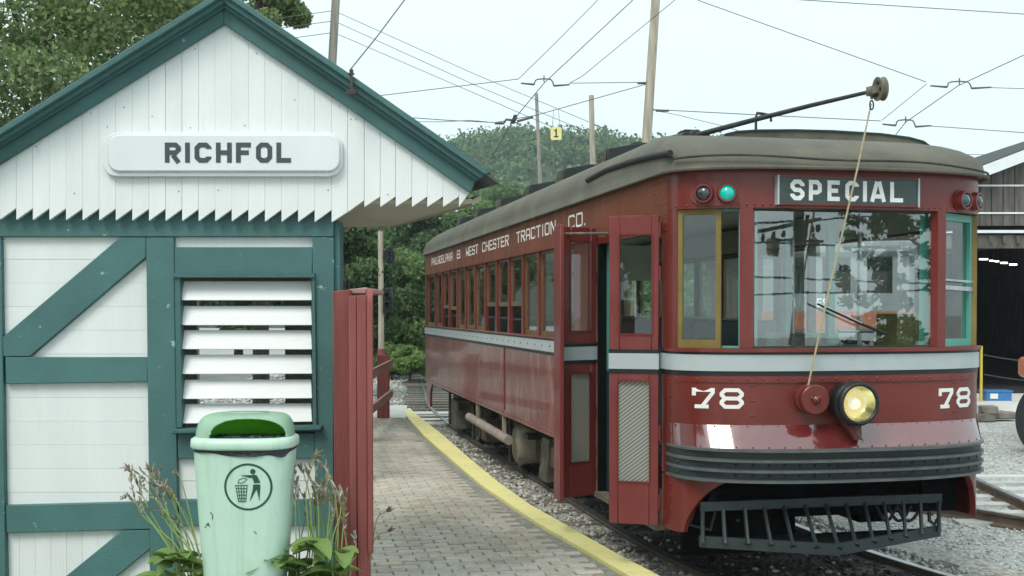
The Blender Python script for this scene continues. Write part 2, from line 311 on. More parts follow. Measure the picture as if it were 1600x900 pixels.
# ------------------------------------------------------------------ mesh builder
class MB:
    def __init__(s): s.v = []; s.f = []; s.sm = []
    def add(s, vs, fs, smooth=False):
        o = len(s.v); s.v += [tuple(p) for p in vs]; s.f += [tuple(i + o for i in f) for f in fs]; s.sm += [smooth] * len(fs); return s
    def hexa(s, p):   # 4 bottom + 4 top
        return s.add(p, [(3, 2, 1, 0), (4, 5, 6, 7), (0, 1, 5, 4), (1, 2, 6, 5), (2, 3, 7, 6), (3, 0, 4, 7)])
    def box(s, x0, x1, y0, y1, z0, z1):
        x0, x1 = sorted((x0, x1)); y0, y1 = sorted((y0, y1)); z0, z1 = sorted((z0, z1))
        return s.hexa([(x0, y0, z0), (x1, y0, z0), (x1, y1, z0), (x0, y1, z0), (x0, y0, z1), (x1, y0, z1), (x1, y1, z1), (x0, y1, z1)])
    def prism(s, poly, off):
        n = len(poly); off = Vector(off); a = [Vector(p) for p in poly]; b = [p + off for p in a]
        fs = [tuple(range(n)), tuple(range(2 * n - 1, n - 1, -1))] + [(i, i + n, (i + 1) % n + n, (i + 1) % n) for i in range(n)]
        return s.add(a + b, fs)
    def tube(s, pts, r, n=8, caps=True, smooth=True):
        pts = [Vector(p) for p in pts]; rr = r if hasattr(r, '__len__') else [r] * len(pts)
        vs = []; prev = None
        for i, p in enumerate(pts):
            d = (pts[min(i + 1, len(pts) - 1)] - pts[max(i - 1, 0)])
            d = d.normalized() if d.length > 1e-9 else Vector((0, 0, 1))
            if prev is None:
                u = d.orthogonal().normalized()
            else:
                u = prev - d * prev.dot(d)
                u = u.normalized() if u.length > 1e-6 else d.orthogonal().normalized()
            prev = u; w = d.cross(u)
            for k in range(n):
                a = 2 * math.pi * k / n; vs.append(p + (u * math.cos(a) + w * math.sin(a)) * rr[i])
        fs = []
        for i in range(len(pts) - 1):
            for k in range(n): fs.append((i * n + k, i * n + (k + 1) % n, (i + 1) * n + (k + 1) % n, (i + 1) * n + k))
        s.add(vs, fs, smooth)
        if caps:
            o = len(s.v) - len(vs)
            s.f += [tuple(o + k for k in reversed(range(n))), tuple(o + (len(pts) - 1) * n + k for k in range(n))]; s.sm += [False, False]
        return s
    def lathe(s, prof, org, axis, n=24, smooth=True, caps=True):   # prof: (radius, height along axis)
        axis = Vector(axis).normalized(); u = axis.orthogonal().normalized(); w = axis.cross(u); org = Vector(org)
        vs = []
        for r, h in prof:
            for k in range(n):
                a = 2 * math.pi * k / n; vs.append(org + axis * h + (u * math.cos(a) + w * math.sin(a)) * r)
        fs = []
        for i in range(len(prof) - 1):
            for k in range(n): fs.append((i * n + k, i * n + (k + 1) % n, (i + 1) * n + (k + 1) % n, (i + 1) * n + k))
        s.add(vs, fs, smooth)
        o = len(s.v) - len(vs)
        if caps: s.f += [tuple(o + k for k in reversed(range(n))), tuple(o + (len(prof) - 1) * n + k for k in range(n))]; s.sm += [False, False]
        return s
    def grid(s, rows, close_u=False, smooth=True):
        nu = len(rows[0]); vs = [p for r in rows for p in r]; fs = []
        for i in range(len(rows) - 1):
            for k in range(nu if close_u else nu - 1):
                fs.append((i * nu + k, i * nu + (k + 1) % nu, (i + 1) * nu + (k + 1) % nu, (i + 1) * nu + k))
        return s.add(vs, fs, smooth)
    def mesh(s, name, m):
        me = bpy.data.meshes.new(name); me.from_pydata(s.v, [], s.f)
        me.polygons.foreach_set('use_smooth', s.sm); me.materials.append(m)
        bm = bmesh.new(); bm.from_mesh(me); bmesh.ops.recalc_face_normals(bm, faces=bm.faces); bm.to_mesh(me); bm.free()
        if not all(s.sm):
            me.polygons.foreach_set('use_smooth', [True] * len(me.polygons)); me.set_sharp_from_angle(angle=R(32))
        return me
    def build(s, name, m, parent=None, bevel=0, seg=1):
        o = bpy.data.objects.new(name, s.mesh(name, m)); C.objects.link(o)
        if parent is not None: o.parent = parent
        if bevel:
            b = o.modifiers.new('bevel', 'BEVEL'); b.width = bevel; b.segments = seg; b.limit_method = 'ANGLE'; b.angle_limit = R(40)
        return o
def tag(o, label=None, cat=None, group=None, kind=None):
    if label: o['label'] = label
    if cat: o['category'] = cat
    if group: o['group'] = group
    if kind: o['kind'] = kind
    return o
def thing(name, label, cat, loc=(0, 0, 0), rz=0, group=None):
    o = bpy.data.objects.new(name, None); C.objects.link(o); o.location = loc; o.rotation_euler = (0, 0, rz); o.empty_display_size = .2
    return tag(o, label, cat, group)
def np_mesh(name, V, Fq, m, parent=None):
    V = np.asarray(V, np.float32); Fq = np.asarray(Fq, np.int32); k = Fq.shape[1]
    me = bpy.data.meshes.new(name); me.vertices.add(len(V)); me.vertices.foreach_set('co', V.ravel())
    me.loops.add(Fq.size); me.loops.foreach_set('vertex_index', Fq.ravel())
    me.polygons.add(len(Fq)); me.polygons.foreach_set('loop_start', np.arange(0, Fq.size, k, dtype=np.int32))
    me.update(calc_edges=True); me.materials.append(m)
    o = bpy.data.objects.new(name, me); C.objects.link(o)
    if parent is not None: o.parent = parent
    return o

# ------------------------------------------------------------------ lettering (own stroke alphabet, cell height 1)
def glyph(ch, w, t, c, serif=False):
    h = t / 2; l, r, b, u, m = h, w - h, h, 1 - h, .5
    oct_ = lambda x0, x1, y0, y1: [(x0 + c, y0), (x1 - c, y0), (x1, y0 + c), (x1, y1 - c), (x1 - c, y1), (x0 + c, y1), (x0, y1 - c), (x0, y0 + c)]
    if ch == 'I': return [([(w / 2, 0), (w / 2, 1)], 0)]
    if ch == 'L': return [([(l, 1), (l, b), (w, b)], 0)]
    if ch == 'O' or ch == '0': return [(oct_(l, r, b, u), 1)]
    if ch == 'C': return [([(r, u - c * 1.25), (r, u - c), (r - c, u), (l + c, u), (l, u - c), (l, b + c), (l + c, b), (r - c, b), (r, b + c), (r, b + c * 1.25)], 0)]
    if ch == 'H': return [([(l, 0), (l, 1)], 0), ([(r, 0), (r, 1)], 0), ([(t, m), (w - t, m)], 0)]
    if ch == 'E': return [([(w, u), (l, u), (l, b), (w, b)], 0), ([(t, m), (w * .86, m)], 0)]
    if ch == 'F': return [([(w, u), (l, u), (l, 0)], 0), ([(t, m), (w * .86, m)], 0)]
    if ch == 'T': return [([(0, u), (w, u)], 0), ([(w / 2, 0), (w / 2, 1 - t)], 0)]
    if ch == 'P': return [([(l, 0), (l, u), (r - c, u), (r, u - c), (r, m - h + c * .6), (r - c, m - h), (t, m - h)], 0)]
    if ch == 'R': return [([(l, 0), (l, u), (r - c, u), (r, u - c), (r, m + c), (r - c, m), (t, m)], 0), ([(w * .5, m - h), (r, 0)], 0)]
    if ch == 'S': return [([(r, u - c * 1.5), (r, u - c), (r - c, u), (l + c, u), (l, u - c), (l, m + c), (l + c, m), (r - c, m), (r, m - c), (r, b + c), (r - c, b), (l + c, b), (l, b + c), (l, b + c * 1.5)], 0)]
    if ch == 'A': return [([(l, 0), (l, u - c), (l + c, u), (r - c, u), (r, u - c), (r, 0)], 0), ([(t, m - h), (w - t, m - h)], 0)]
    if ch == 'a': return [([(h * .9, 0), (w / 2 - h * .55, 1)], 0), ([(w - h * .9, 0), (w / 2 + h * .55, 1)], 0), ([(w * .27, .27), (w * .73, .27)], 0)]
    if ch == 'D': return [([(l, b), (l, u), (r - c, u), (r, u - c), (r, b + c), (r - c, b)], 1)]
    if ch == 'N': return [([(l, 0), (l, 1)], 0), ([(r, 0), (r, 1)], 0), ([(t * .8, 1 - h * .3), (w - t * .8, h * .3)], 0)]
    if ch == 'W': return [([(l, 1), (l, 0)], 0), ([(r, 1), (r, 0)], 0), ([(t, h), (w / 2, m), (w - t, h)], 0)]
    if ch == '&' or ch == '8':
        k = c if ch == '8' else c * .8
        return [([(l + k, m), (r - k, m), (r, m + k), (r, u - k), (r - k, u), (l + k, u), (l, u - k), (l, m + k)], 1),
                ([(l + k, m), (l, m - k), (l, b + k), (l + k, b), (r - k, b), (r, b + k), (r, m - k), (r - k, m)], 0)] + ([([(r - t * .3, b + k * .5), (w + t * .6, h)], 0)] if ch == '&' else [])
    if ch == '7': return [([(h * .8, .62), (h * .8, u), (r, u), (r, u - .12), (w * .42, h), (w * .42, t * .5)], 0), ([(w * .1, h), (w * .72, h)], 0)]
    if ch == '1': return [([(w * .12, u - .16), (w / 2, u), (w / 2, t)], 0), ([(0, h), (w, h)], 0)]
    if ch == '.': return [([(0, h), (t, h)], 0)]
    return []
def stroke(mb, pts, closed, t, fn, d, sub=None):
    pts = [Vector((p[0], p[1])) for p in pts]
    n = len(pts); L_, R_ = [], []
    for i in range(n):
        a = pts[i - 1] if (closed or i > 0) else None; b = pts[(i + 1) % n] if (closed or i < n - 1) else None
        d1 = (pts[i] - a).normalized() if a is not None else None; d2 = (b - pts[i]).normalized() if b is not None else None
        if d1 is None: d1 = d2
        if d2 is None: d2 = d1
        n1 = Vector((-d1.y, d1.x)); n2 = Vector((-d2.y, d2.x)); mm_ = (n1 + n2)
        mm_ = mm_.normalized() if mm_.length > 1e-6 else n1
        k = (t / 2) / max(.35, mm_.dot(n1)); L_.append(pts[i] + mm_ * k); R_.append(pts[i] - mm_ * k)
    idx = list(range(n)) + ([0] if closed else [])
    for q in range(len(idx) - 1):
        i, j = idx[q], idx[q + 1]
        ns = max(1, int((pts[j] - pts[i]).length / sub)) if sub else 1
        for k in range(ns):
            f0, f1 = k / ns, (k + 1) / ns
            a, b = L_[i].lerp(L_[j], f0), L_[i].lerp(L_[j], f1); c_, e = R_[i].lerp(R_[j], f1), R_[i].lerp(R_[j], f0)
            top = [fn(p.x, p.y, d) for p in (a, b, c_, e)]; bot = [fn(p.x, p.y, -.002) for p in (a, b, c_, e)]
            mb.add(top + bot, [(0, 1, 2, 3), (0, 4, 5, 1), (2, 6, 7, 3)] + ([(1, 5, 6, 2)] if k == ns - 1 else []) + ([(3, 7, 4, 0)] if k == 0 else []))
def lettering(text, spans, height, t, c, fn, depth=.004, sub=None, name='lettering', m=None, parent=None):
    """spans: (x0, x1) for each character; fn(x, y, d) maps metres on the surface to space."""
    q = 0
    for ch, (x0, x1) in zip(text, spans):
        w = (x1 - x0) / height; mb = MB()
        for pts, cl in glyph(ch, w, t, min(c, w * .33)):
            stroke(mb, [(x0 + p[0] * height, p[1] * height) for p in pts], cl, t * height, fn, depth + .0003 * (q % 4), sub); q += 1
        if mb.v: mb.build('letter' if name == 'lettering' else name, m, parent)
def even_spans(text, x0, x1, gap=.22, narrow={'I': .45, '.': .3, '1': .7}):
    ws = [narrow.get(ch, 1.0) if ch != ' ' else .8 for ch in text]
    tot = sum(ws) + gap * (len(text) - 1); u = (x1 - x0) / tot; x = x0; o = []
    for w in ws: o.append((x, x + w * u)); x += (w + gap) * u
    return o

# ================================================================== GROUND, TRACK, PLATFORM
GZ = 0.0
tag(MB().add([(-400, -55, 0), (400, -55, 0), (400, 470, 0), (-400, 470, 0)], [(0, 1, 2, 3)]).build('ground', M['gravel']), kind='structure')

# left rail of the car's track, in pixels at rail level, then as a smooth curve
RAILZ = .13
lr = [G(1330, 985, RAILZ), G(1116, 900, RAILZ), G(989, 838, RAILZ), G(860, 759, RAILZ), G(740, 688, RAILZ)]
lr = [Vector((v.x, v.y, 0)) for v in lr] + [Vector(p + (0,)) for p in ((-1.59, 22.5), (-2.0, 26.6), (-2.43, 31), (-2.66, 35.3), (-2.55, 40), (-1.8, 47), (.2, 58), (4, 72))]
lr = [lr[0] + (lr[0] - lr[1]) * 3] + lr
def catmull(p, k=8):
    o = []
    for i in range(len(p) - 1):
        p0, p1, p2, p3 = p[max(i - 1, 0)], p[i], p[i + 1], p[min(i + 2, len(p) - 1)]
        for j in range(k):
            t = j / k; o.append(.5 * ((2 * p1) + (p2 - p0) * t + (2 * p0 - 5 * p1 + 4 * p2 - p3) * t * t + (3 * p1 - p0 - 3 * p2 + p3) * t ** 3))
    return o + [p[-1]]
LR = catmull(lr)
# light smoothing
for _ in range(4): LR = [LR[0]] + [(LR[i - 1] + LR[i] * 2 + LR[i + 1]) / 4 for i in range(1, len(LR) - 1)] + [LR[-1]]
def offset_line(line, d):
    o = []
    for i, p in enumerate(line):
        t = (line[min(i + 1, len(line) - 1)] - line[max(i - 1, 0)]).normalized(); o.append(p + Vector((t.y, -t.x, 0)) * d)
    return o
GAUGE = 1.6
RR = offset_line(LR, GAUGE)
CL = offset_line(LR, GAUGE / 2)
def rail_mesh(line, zt=RAILZ):
    prof = [(-.065, -.13), (-.065, -.115), (-.012, -.095), (-.012, -.03), (-.035, -.022), (-.035, -.004), (.035, -.004), (.035, -.022), (.012, -.03), (.012, -.095), (.065, -.115), (.065, -.13)]
    rows = []
    for i, p in enumerate(line):
        t = (line[min(i + 1, len(line) - 1)] - line[max(i - 1, 0)]).normalized(); nrm = Vector((t.y, -t.x, 0))
        rows.append([p + nrm * a + Vector((0, 0, zt + b)) for a, b in prof])
    head = []
    for i, p in enumerate(line):
        t = (line[min(i + 1, len(line) - 1)] - line[max(i - 1, 0)]).normalized(); nrm = Vector((t.y, -t.x, 0))
        head.append([p + nrm * a + Vector((0, 0, zt)) for a in (-.032, .032)])
    return MB().grid(rows, True, False), MB().grid(head, False, False)
track = tag(bpy.data.objects.new('railway_track', None), kind='structure'); C.objects.link(track)
for line in (LR, RR):
    a, b = rail_mesh(line); ro = a.build('rail', M['rail'], track); b.build('rail_head', M['rail_top'], ro)
# ties
tie_me = MB().box(-1.25, 1.25, -.11, .11, -.12, .02).mesh('tie', M['tie'])
acc = 0
for i in range(len(CL) - 1):
    p, q = CL[i], CL[i + 1]; L_ = (q - p).length
    while acc < L_:
        c = p.lerp(q, acc / L_)
        if -4 < c.y < 60:
            d = (q - p).normalized(); o = bpy.data.objects.new('tie', tie_me); C.objects.link(o); o.parent = track
            o.location = (c.x, c.y, random.uniform(.055, .07) if c.y < 20 else random.uniform(.09, .125) if c.y < 33 else random.uniform(.05, .075)); o.rotation_euler = (0, 0, math.atan2(d.y, d.x) - math.pi / 2 + random.uniform(-.03, .03)); o.scale = (random.uniform(.95, 1.04), 1, 1)
        acc += .6
    acc -= L_
# ballast bed sheet under the track
bl = offset_line(LR, -.75); br = offset_line(LR, GAUGE + .55)
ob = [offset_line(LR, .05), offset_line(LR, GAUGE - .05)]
tag(MB().grid([[a + Vector((0, 0, .083)), b + Vector((0, 0, .083))] for a, b in zip(*ob)], False, False).build('oily_shade_bed', M['oily_shade']), kind='structure')  # dark strip: oil plus painted shade from the car above
bcols = [(offset_line(LR, -1.1), .03), (offset_line(LR, -.35), .078), (offset_line(LR, GAUGE + .35), .078), (offset_line(LR, GAUGE + 1.0), .004)]
tag(MB().grid([[c[0][k] + Vector((0, 0, c[1])) for c in bcols] for k in range(len(LR))], False, False).build('ballast_bed', M['ballast']), kind='structure')

# siding on the right
sidetrack = tag(bpy.data.objects.new('siding_track', None), kind='structure'); C.objects.link(sidetrack)
a0, a1 = G(1522, 746, RAILZ), G(1600, 781, RAILZ); b0, b1 = G(1522, 794, RAILZ), G(1600, 807, RAILZ)
for p, q, k0, k1 in ((a0, a1, -10, 4), (b0, b1, -4, 4)):
    dd = Vector((q.x - p.x, q.y - p.y, 0)); p = Vector((p.x, p.y, 0))
    dd = dd.normalized()
    line = [p + dd * (k0 * 1.0 + (k1 - k0) * i / 10) for i in range(11)]
    a, b = rail_mesh(line); ro = a.build('rail', M['rail'], sidetrack); b.build('rail_head', M['rail_top'], ro)
for k in range(7):
    y = 11.0 + k * .5
    MB().box(4.25, 7.0, y - .1, y + .1, -.1, .03).build('tie', M['tie_pale'], sidetrack).rotation_euler = (0, 0, 0)

# platform: edge polylines in pixels
PZ = .25
edge_out = [(640, 637), (652, 648), (693.7, 681), (734, 716), (777.7, 752), (827.5, 788), (900, 829), (960, 863), (1040, 905), (1180, 975), (1400, 1080)]
edge_in = [(632, 640), (637, 652), (662.6, 680), (700, 713), (749.7, 755), (802.6, 792), (840, 817), (900, 851), (985, 901), (1110, 975), (1320, 1090)]
EO = [G(x, y, PZ) for x, y in edge_out]; EI = [G(x, y, PZ) for x, y in edge_in]
platform = tag(bpy.data.objects.new('platform', None), kind='structure'); C.objects.link(platform)
def resample(L, k=12):
    return [L[i].lerp(L[i + 1], q / k) for i in range(len(L) - 1) for q in range(k)] + [L[-1]]
EO2, EI2 = resample(EO), resample(EI)
q0 = 0; run = 0
for q in range(1, len(EO2)):
    run += (EO2[q] - EO2[q - 1]).length
    if run > 1.5 or q == len(EO2) - 1:
        rows = []
        for k in range(q0, q + 1):
            a, b = EI2[k], EO2[k]
            if k == q: a, b = a.lerp(EI2[k - 1], .04), b.lerp(EO2[k - 1], .04)
            jz = random.uniform(-.003, .003) if k == q0 else jz
            rows.append([a + Vector((0, 0, jz)), b + Vector((0, 0, jz)), Vector((b.x, b.y, -.05)), Vector((a.x, a.y, -.05))])
        mb = MB().grid(rows, True, False); mb.add(rows[0], [(0, 1, 2, 3)]); mb.add(rows[-1], [(3, 2, 1, 0)]); mb.build('yellow_edge', M['yellow'], platform)
        q0 = q; run = 0
YFAR = G(632, 652, PZ).y
# bedding under the bricks, left edge along the fence line
def fence_x(y): return -.70 - (y - 5.2) * .111
bed = [Vector((p.x - .02, p.y, 0)) for p in EI]
rows = [[Vector((fence_x(p.y) - 1.2, p.y, PZ - .019)), Vector((p.x, p.y, PZ - .019)), Vector((p.x, p.y, -.05)), Vector((fence_x(p.y) - 1.2, p.y, -.05))] for p in bed]
MB().grid(rows, True, False).build('bedding', M['mortar'], platform)
# bricks
ang = R(11); ux = Vector((math.cos(ang), math.sin(ang), 0)); uy = Vector((-math.sin(ang), math.cos(ang), 0))
BL, BW = .205, .104
def edge_x(y):
    for i in range(len(EI) - 1):
        if EI[i + 1].y <= y <= EI[i].y:
            f = (y - EI[i].y) / (EI[i + 1].y - EI[i].y); return EI[i].x + f * (EI[i + 1].x - EI[i].x)
    return None
bricks = []
for r in range(0, 190):
    for k in range(-60, 40):
        c = ux * ((k + .5 * (r % 2)) * BL + random.uniform(-.004, .004)) + uy * (r * BW) + Vector((0, 4.2, 0))
        e = edge_x(c.y)
        if e is None or c.y > YFAR - .06: continue
        if c.x > e - .16 or c.x < fence_x(c.y) - 1.0: continue
        bricks.append(c)
def vis(c):
    d = c - CAM; px = 800 + F * d.x / d.y; py = 484 + F * (2.05 - PZ) / d.y
    return 575 < px < 1100 and py < 912
vb = sorted([c for c in bricks if vis(c)], key=lambda c: c.y)[:300]; vset = set(id(c) for c in vb)
rest = [c for c in bricks if id(c) not in vset]
def brick_geo(): 
    l, w = BL / 2 - .006, BW / 2 - .006; e = .005
    return [(-l, -w, -.05), (l, -w, -.05), (l, w, -.05), (-l, w, -.05), (-l, -w, -e), (l, -w, -e), (l, w, -e), (-l, w, -e), (-l + e, -w + e, 0), (l - e, -w + e, 0), (l - e, w - e, 0), (-l + e, w - e, 0)], \
        [(0, 1, 5, 4), (1, 2, 6, 5), (2, 3, 7, 6), (3, 0, 4, 7), (4, 5, 9, 8), (5, 6, 10, 9), (6, 7, 11, 10), (7, 4, 8, 11), (8, 9, 10, 11)]
bv, bf = brick_geo()
bme = MB().add(bv, bf).mesh('brick', M['brick'])
for c in vb:
    o = bpy.data.objects.new('brick', bme); C.objects.link(o); o.parent = platform
    o.location = (c.x, c.y, PZ - .004 + random.uniform(-.004, .003)); o.rotation_euler = (random.uniform(-.012, .012), random.uniform(-.012, .012), ang + random.uniform(-.012, .012))
V0 = np.array(bv); cs, sn = math.cos(ang), math.sin(ang)
RV = np.stack([V0[:, 0] * cs - V0[:, 1] * sn, V0[:, 0] * sn + V0[:, 1] * cs, V0[:, 2]], 1)
cen = np.array([(c.x, c.y, PZ - .004 + random.uniform(-.004, .003)) for c in rest])
VV = (cen[:, None, :] + RV[None]).reshape(-1, 3); FF = (np.arange(len(rest))[:, None, None] * 12 + np.array(bf)[None]).reshape(-1, 4)
tag(np_mesh('brick_paving', VV, FF, M['brick'], platform), kind='stuff')
# concrete slab across the far end of the bricks
s0, s1 = YFAR, G(632, 640, PZ).y + 1.0
slab = [Vector((-5.2, s0, PZ - .003)), Vector((EI[1].x - .02, s0, PZ - .003)), Vector((EI[0].x - .05, s1, PZ - .003)), Vector((-5.2, s1, PZ - .003))]
MB().prism(slab, (0, 0, -.28)).build('concrete_slab', M['concrete'], platform)
cx = [G(646, 646, .15), G(700, 648, .15), G(706, 640, .15), G(640, 637, .15)]
tag(MB().prism([(-2.0, s0 + .3, .118), (1.9, s0 + .1, .118), (1.7, s1 + .1, .118), (-2.1, s1 + .1, .118)], (0, 0, -.2)).build('crossing_slab', M['concrete']), kind='structure')
# raised earth by the hut
tag(MB().prism([(-14, 3.2, .235), (-.95, 3.2, .235), (-.95, 5.2, .235), (-1.6, 9, .235), (-3.0, 17, .235), (-14, 17, .235)], (0, 0, -.3)).build('verge', M['grass']), kind='structure')

# loose stones
def ico():
    bm = bmesh.new(); bmesh.ops.create_icosphere(bm, subdivisions=1, radius=1); v = np.array([x.co[:] for x in bm.verts]); f = np.array([[l.index for l in x.verts] for x in bm.faces]); bm.free(); return v, f
IV, IF = ico()
def stones(name, pts, smin, smax, m):
    n = len(pts); sc = RNG.uniform(smin, smax, (n, 1, 1)) * RNG.uniform(.55, 1.2, (n, 1, 3)); a = RNG.uniform(0, 6.28, n)
    v = (IV[None] * RNG.uniform(.75, 1.2, (n, 12, 1))) * sc
    x = v[:, :, 0] * np.cos(a)[:, None] - v[:, :, 1] * np.sin(a)[:, None]; y = v[:, :, 0] * np.sin(a)[:, None] + v[:, :, 1] * np.cos(a)[:, None]
    v = np.stack([x, y, v[:, :, 2] * .8], 2) + np.asarray(pts)[:, None, :]
    f = np.arange(n)[:, None, None] * 12 + IF[None]
    return tag(np_mesh(name, v.reshape(-1, 3), f.reshape(-1, 3), m), kind='stuff')
def line_at(line, y):
    for i in range(len(line) - 1):
        if line[i].y <= y <= line[i + 1].y:
            f = (y - line[i].y) / (line[i + 1].y - line[i].y + 1e-9); return line[i].x + f * (line[i + 1].x - line[i].x)
    return None
EOr = list(reversed(EO))
pts = []
while len(pts) < 15000:
    y = 6.2 + 22 * random.random() ** 1.6; xl = line_at(LR, y)
    if xl is None: continue
    e = line_at(EOr, y); lo = (e + .02) if e is not None else xl - 2.2
    x = random.uniform(lo, xl + GAUGE + .5)
    if abs(x - xl) < .09 or abs(x - xl - GAUGE * 1.02) < .09: continue
    pts.append((x, y, random.uniform(.06, .10)))
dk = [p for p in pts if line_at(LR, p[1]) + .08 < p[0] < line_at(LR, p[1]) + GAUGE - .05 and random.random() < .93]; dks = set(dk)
stones('ballast_stones', [p for p in pts if p not in dks], .014, .032, M['stone']); stones('oily_shade_stones', dk, .014, .032, M['stone_dark'])
pts = []
while len(pts) < 17000:
    y = 6.6 + 14 * random.random() ** 1.5; xl = line_at(LR, y); x = xl + GAUGE + random.uniform(.3, 1) + 7 * random.random() ** 1.2
    pts.append((x, y, random.uniform(-.006, .012)))
for _ in range(5000):
    y = random.uniform(18.9, 36); xl = line_at(LR, y); pts.append((xl - random.uniform(.5, 5.5) if y < 33 else xl - random.uniform(-1.5, 5.5), y, random.uniform(.0, .05)))
stones('gravel_stones', pts, .010, .022, M['stone_pale'])
pts = [(line_at(LR, y) - random.uniform(.46, 5.0), y, random.uniform(.01, .08)) for y in [random.uniform(18.9, 36) for _ in range(3500)]]
stones('coarse_pale_stones', pts, .03, .06, M['stone_pale'])

# ================================================================== STATION HUT
HY = 6.2
hut = thing('station_hut', 'small white and green station hut with louvered window and steep gable', 'building', (-1.6, 7.0, .23))
hut_off = Vector(hut.location)
def hb(name, m, mb, parent=None, bevel=0, label=None):
    """builds in world coordinates under the hut"""
    mb.v = [tuple(Vector(p) - hut_off) for p in mb.v]; o = mb.build(name, m, parent or hut, bevel)
    if label: o['label'] = label
    return o
def slab_px(pts, y0, y1):
    mb = MB(); mb.prism([P(x, y, y0) for x, y in pts], (0, y1 - y0, 0)); return mb
def rect_px(x0, x1, t, b, y0, y1): return slab_px([(x0, t), (x1, t), (x1, b), (x0, b)], y0, y1)
BY0, BY1 = HY, HY + .09      # beams
WY = HY + .035               # siding face
# posts and beams, butted end to end (posts run through, 2 mm proud)
for x0t, x0b, x1t, x1b in ((-40, -32, 1, 11), (228, 235, 271, 281)):
    hb('post', M['teal'], slab_px([(x0t, 371), (x1t, 371), (x1b, 1010), (x0b, 1010)], BY0 - .002, BY1 + .05), bevel=.004)
hb('post', M['teal'], slab_px([(488, 371), (521, 371), (521, 1010), (495, 1010)], BY0 - .002, BY1 + .05), bevel=.004)
hb('corner_board', M['teal'], slab_px([(522, 345), (531, 345), (531, 1010), (523, 1010)], HY + .03, HY + .16), bevel=.003)
hb('beam', M['teal'], rect_px(-140, 521, 325, 370, BY0, BY1 + .04), bevel=.004)
hb('beam', M['teal'], slab_px([(8, 558), (230.5, 558), (231, 597), (8.5, 600)], BY0, BY1), bevel=.004)
hb('beam', M['teal'], slab_px([(9, 790), (234.5, 784), (235, 827), (9.8, 833)], BY0, BY1), bevel=.004)
hb('beam', M['teal'], rect_px(272.5, 488, 386, 433, BY0, BY1), bevel=.004)
hb('beam', M['teal'], rect_px(277.5, 491.5, 677, 717, BY0, BY1), bevel=.004)
hb('beam', M['teal'], rect_px(279, 492.5, 781, 822, BY0, BY1), bevel=.004)
hb('brace', M['teal'], slab_px([(3.5, 527), (187, 371), (227.5, 371), (228, 402), (47, 557), (4.5, 557)], BY0 + .002, BY1), bevel=.004)
hb('brace', M['teal'], slab_px([(30, 960), (190, 829), (234, 828), (235, 857), (110, 960)], BY0 + .002, BY1), bevel=.004)
# siding boards, each its own piece
def boards_h(x0, x1, y0, y1, pitch=37, y_off=0):
    y = y0 - y_off
    while y < y1:
        t, b = max(y, y0), min(y + pitch, y1)
        if b - t > 3: hb('siding_board', M['white'], rect_px(x0, x1, t + .14, b - .14, WY + random.uniform(-.0015, .0015), WY + .02))
        y += pitch
boards_h(0, 231, 368, 560); boards_h(4, 236, 596, 793, 37, 12); boards_h(270, 492, 369, 390); boards_h(276, 494, 714, 785); boards_h(276, 494, 820, 1005, 37, 7)
x = 6
while x < 236:
    hb('siding_board', M['white'], rect_px(x + .18, min(x + 24.5, 237) - .18, 826, 1005, WY + random.uniform(-.001, .001), WY + .02)); x += 24.5
# louvered window
hb('window_frame', M['teal_trim'], slab_px([(273, 433), (281, 433), (284, 668), (276, 668)], HY - .02, HY + .05))
hb('window_frame', M['teal_trim'], slab_px([(486.5, 433), (491.5, 433), (494.5, 668), (488.8, 668)], HY - .02, HY + .05))
hb('window_frame', M['teal_trim'], rect_px(271, 491, 426.5, 433.3, HY - .035, HY + .02))
hb('window_sill', M['teal_trim'], slab_px([(268, 671), (502, 665), (502, 672.5), (268, 678.5)], HY - .06, HY + .08), bevel=.006)
sy = [(439.5, 469), (478, 508), (515.5, 545.5), (554, 584.5), (592.6, 623.5), (630.5, 662)]
for i, (t, b) in enumerate(sy):
    mb = MB(); sag = (0, 0, .5, -.5, -1, -3)[i]
    A, B = P(284, t, HY + .085), P(487.5, t + sag * .4, HY + .085); Cc, D = P(487.5, b + sag, HY + .0), P(284, b, HY + .0)
    A.y = B.y = HY + .055; Cc.y = D.y = HY + .005
    mb.prism([A, B, Cc, D], (0, .014, -.002)); hb('louver_slat', M['slat_white'], mb, bevel=.002)
# inside: floor, back wall with an opening, a stand
ZT = P(0, 347, HY).z
XL, XR = P(-130, 500, HY).x, P(521, 500, HY).x
hb('back_wall', M['cream_inside'], MB().box(XL, -2.15, 7.86, 7.92, .25, ZT).box(-1.55, -1.22, 7.86, 7.92, .25, ZT).box(-2.15, -1.55, 7.862, 7.918, .25, 1.0).box(-2.15, -1.55, 7.862, 7.918, 2.2, ZT))
hb('side_wall', M['white'], MB().prism([(XR - .01, HY + .17, .25), (XR - .07, HY + .17, .25), (-1.28, 7.92, .25), (-1.22, 7.92, .25)], (0, 0, ZT - .25)), label='plank side wall facing the platform')
hb('side_wall', M['white'], MB().box(XL, XL + .06, HY + .11, 7.86, .25, ZT), label='plank side wall away from the platform')
hb('floor', M['shadow_wood'], MB().box(XL, -1.24, HY + .1, 7.86, .2, .262))
hb('ceiling', M['cream_inside'], MB().prism([(XL, HY + .14, ZT), (XR - .02, HY + .14, ZT), (-1.24, 7.86, ZT), (XL, 7.86, ZT)], (0, 0, .03)))
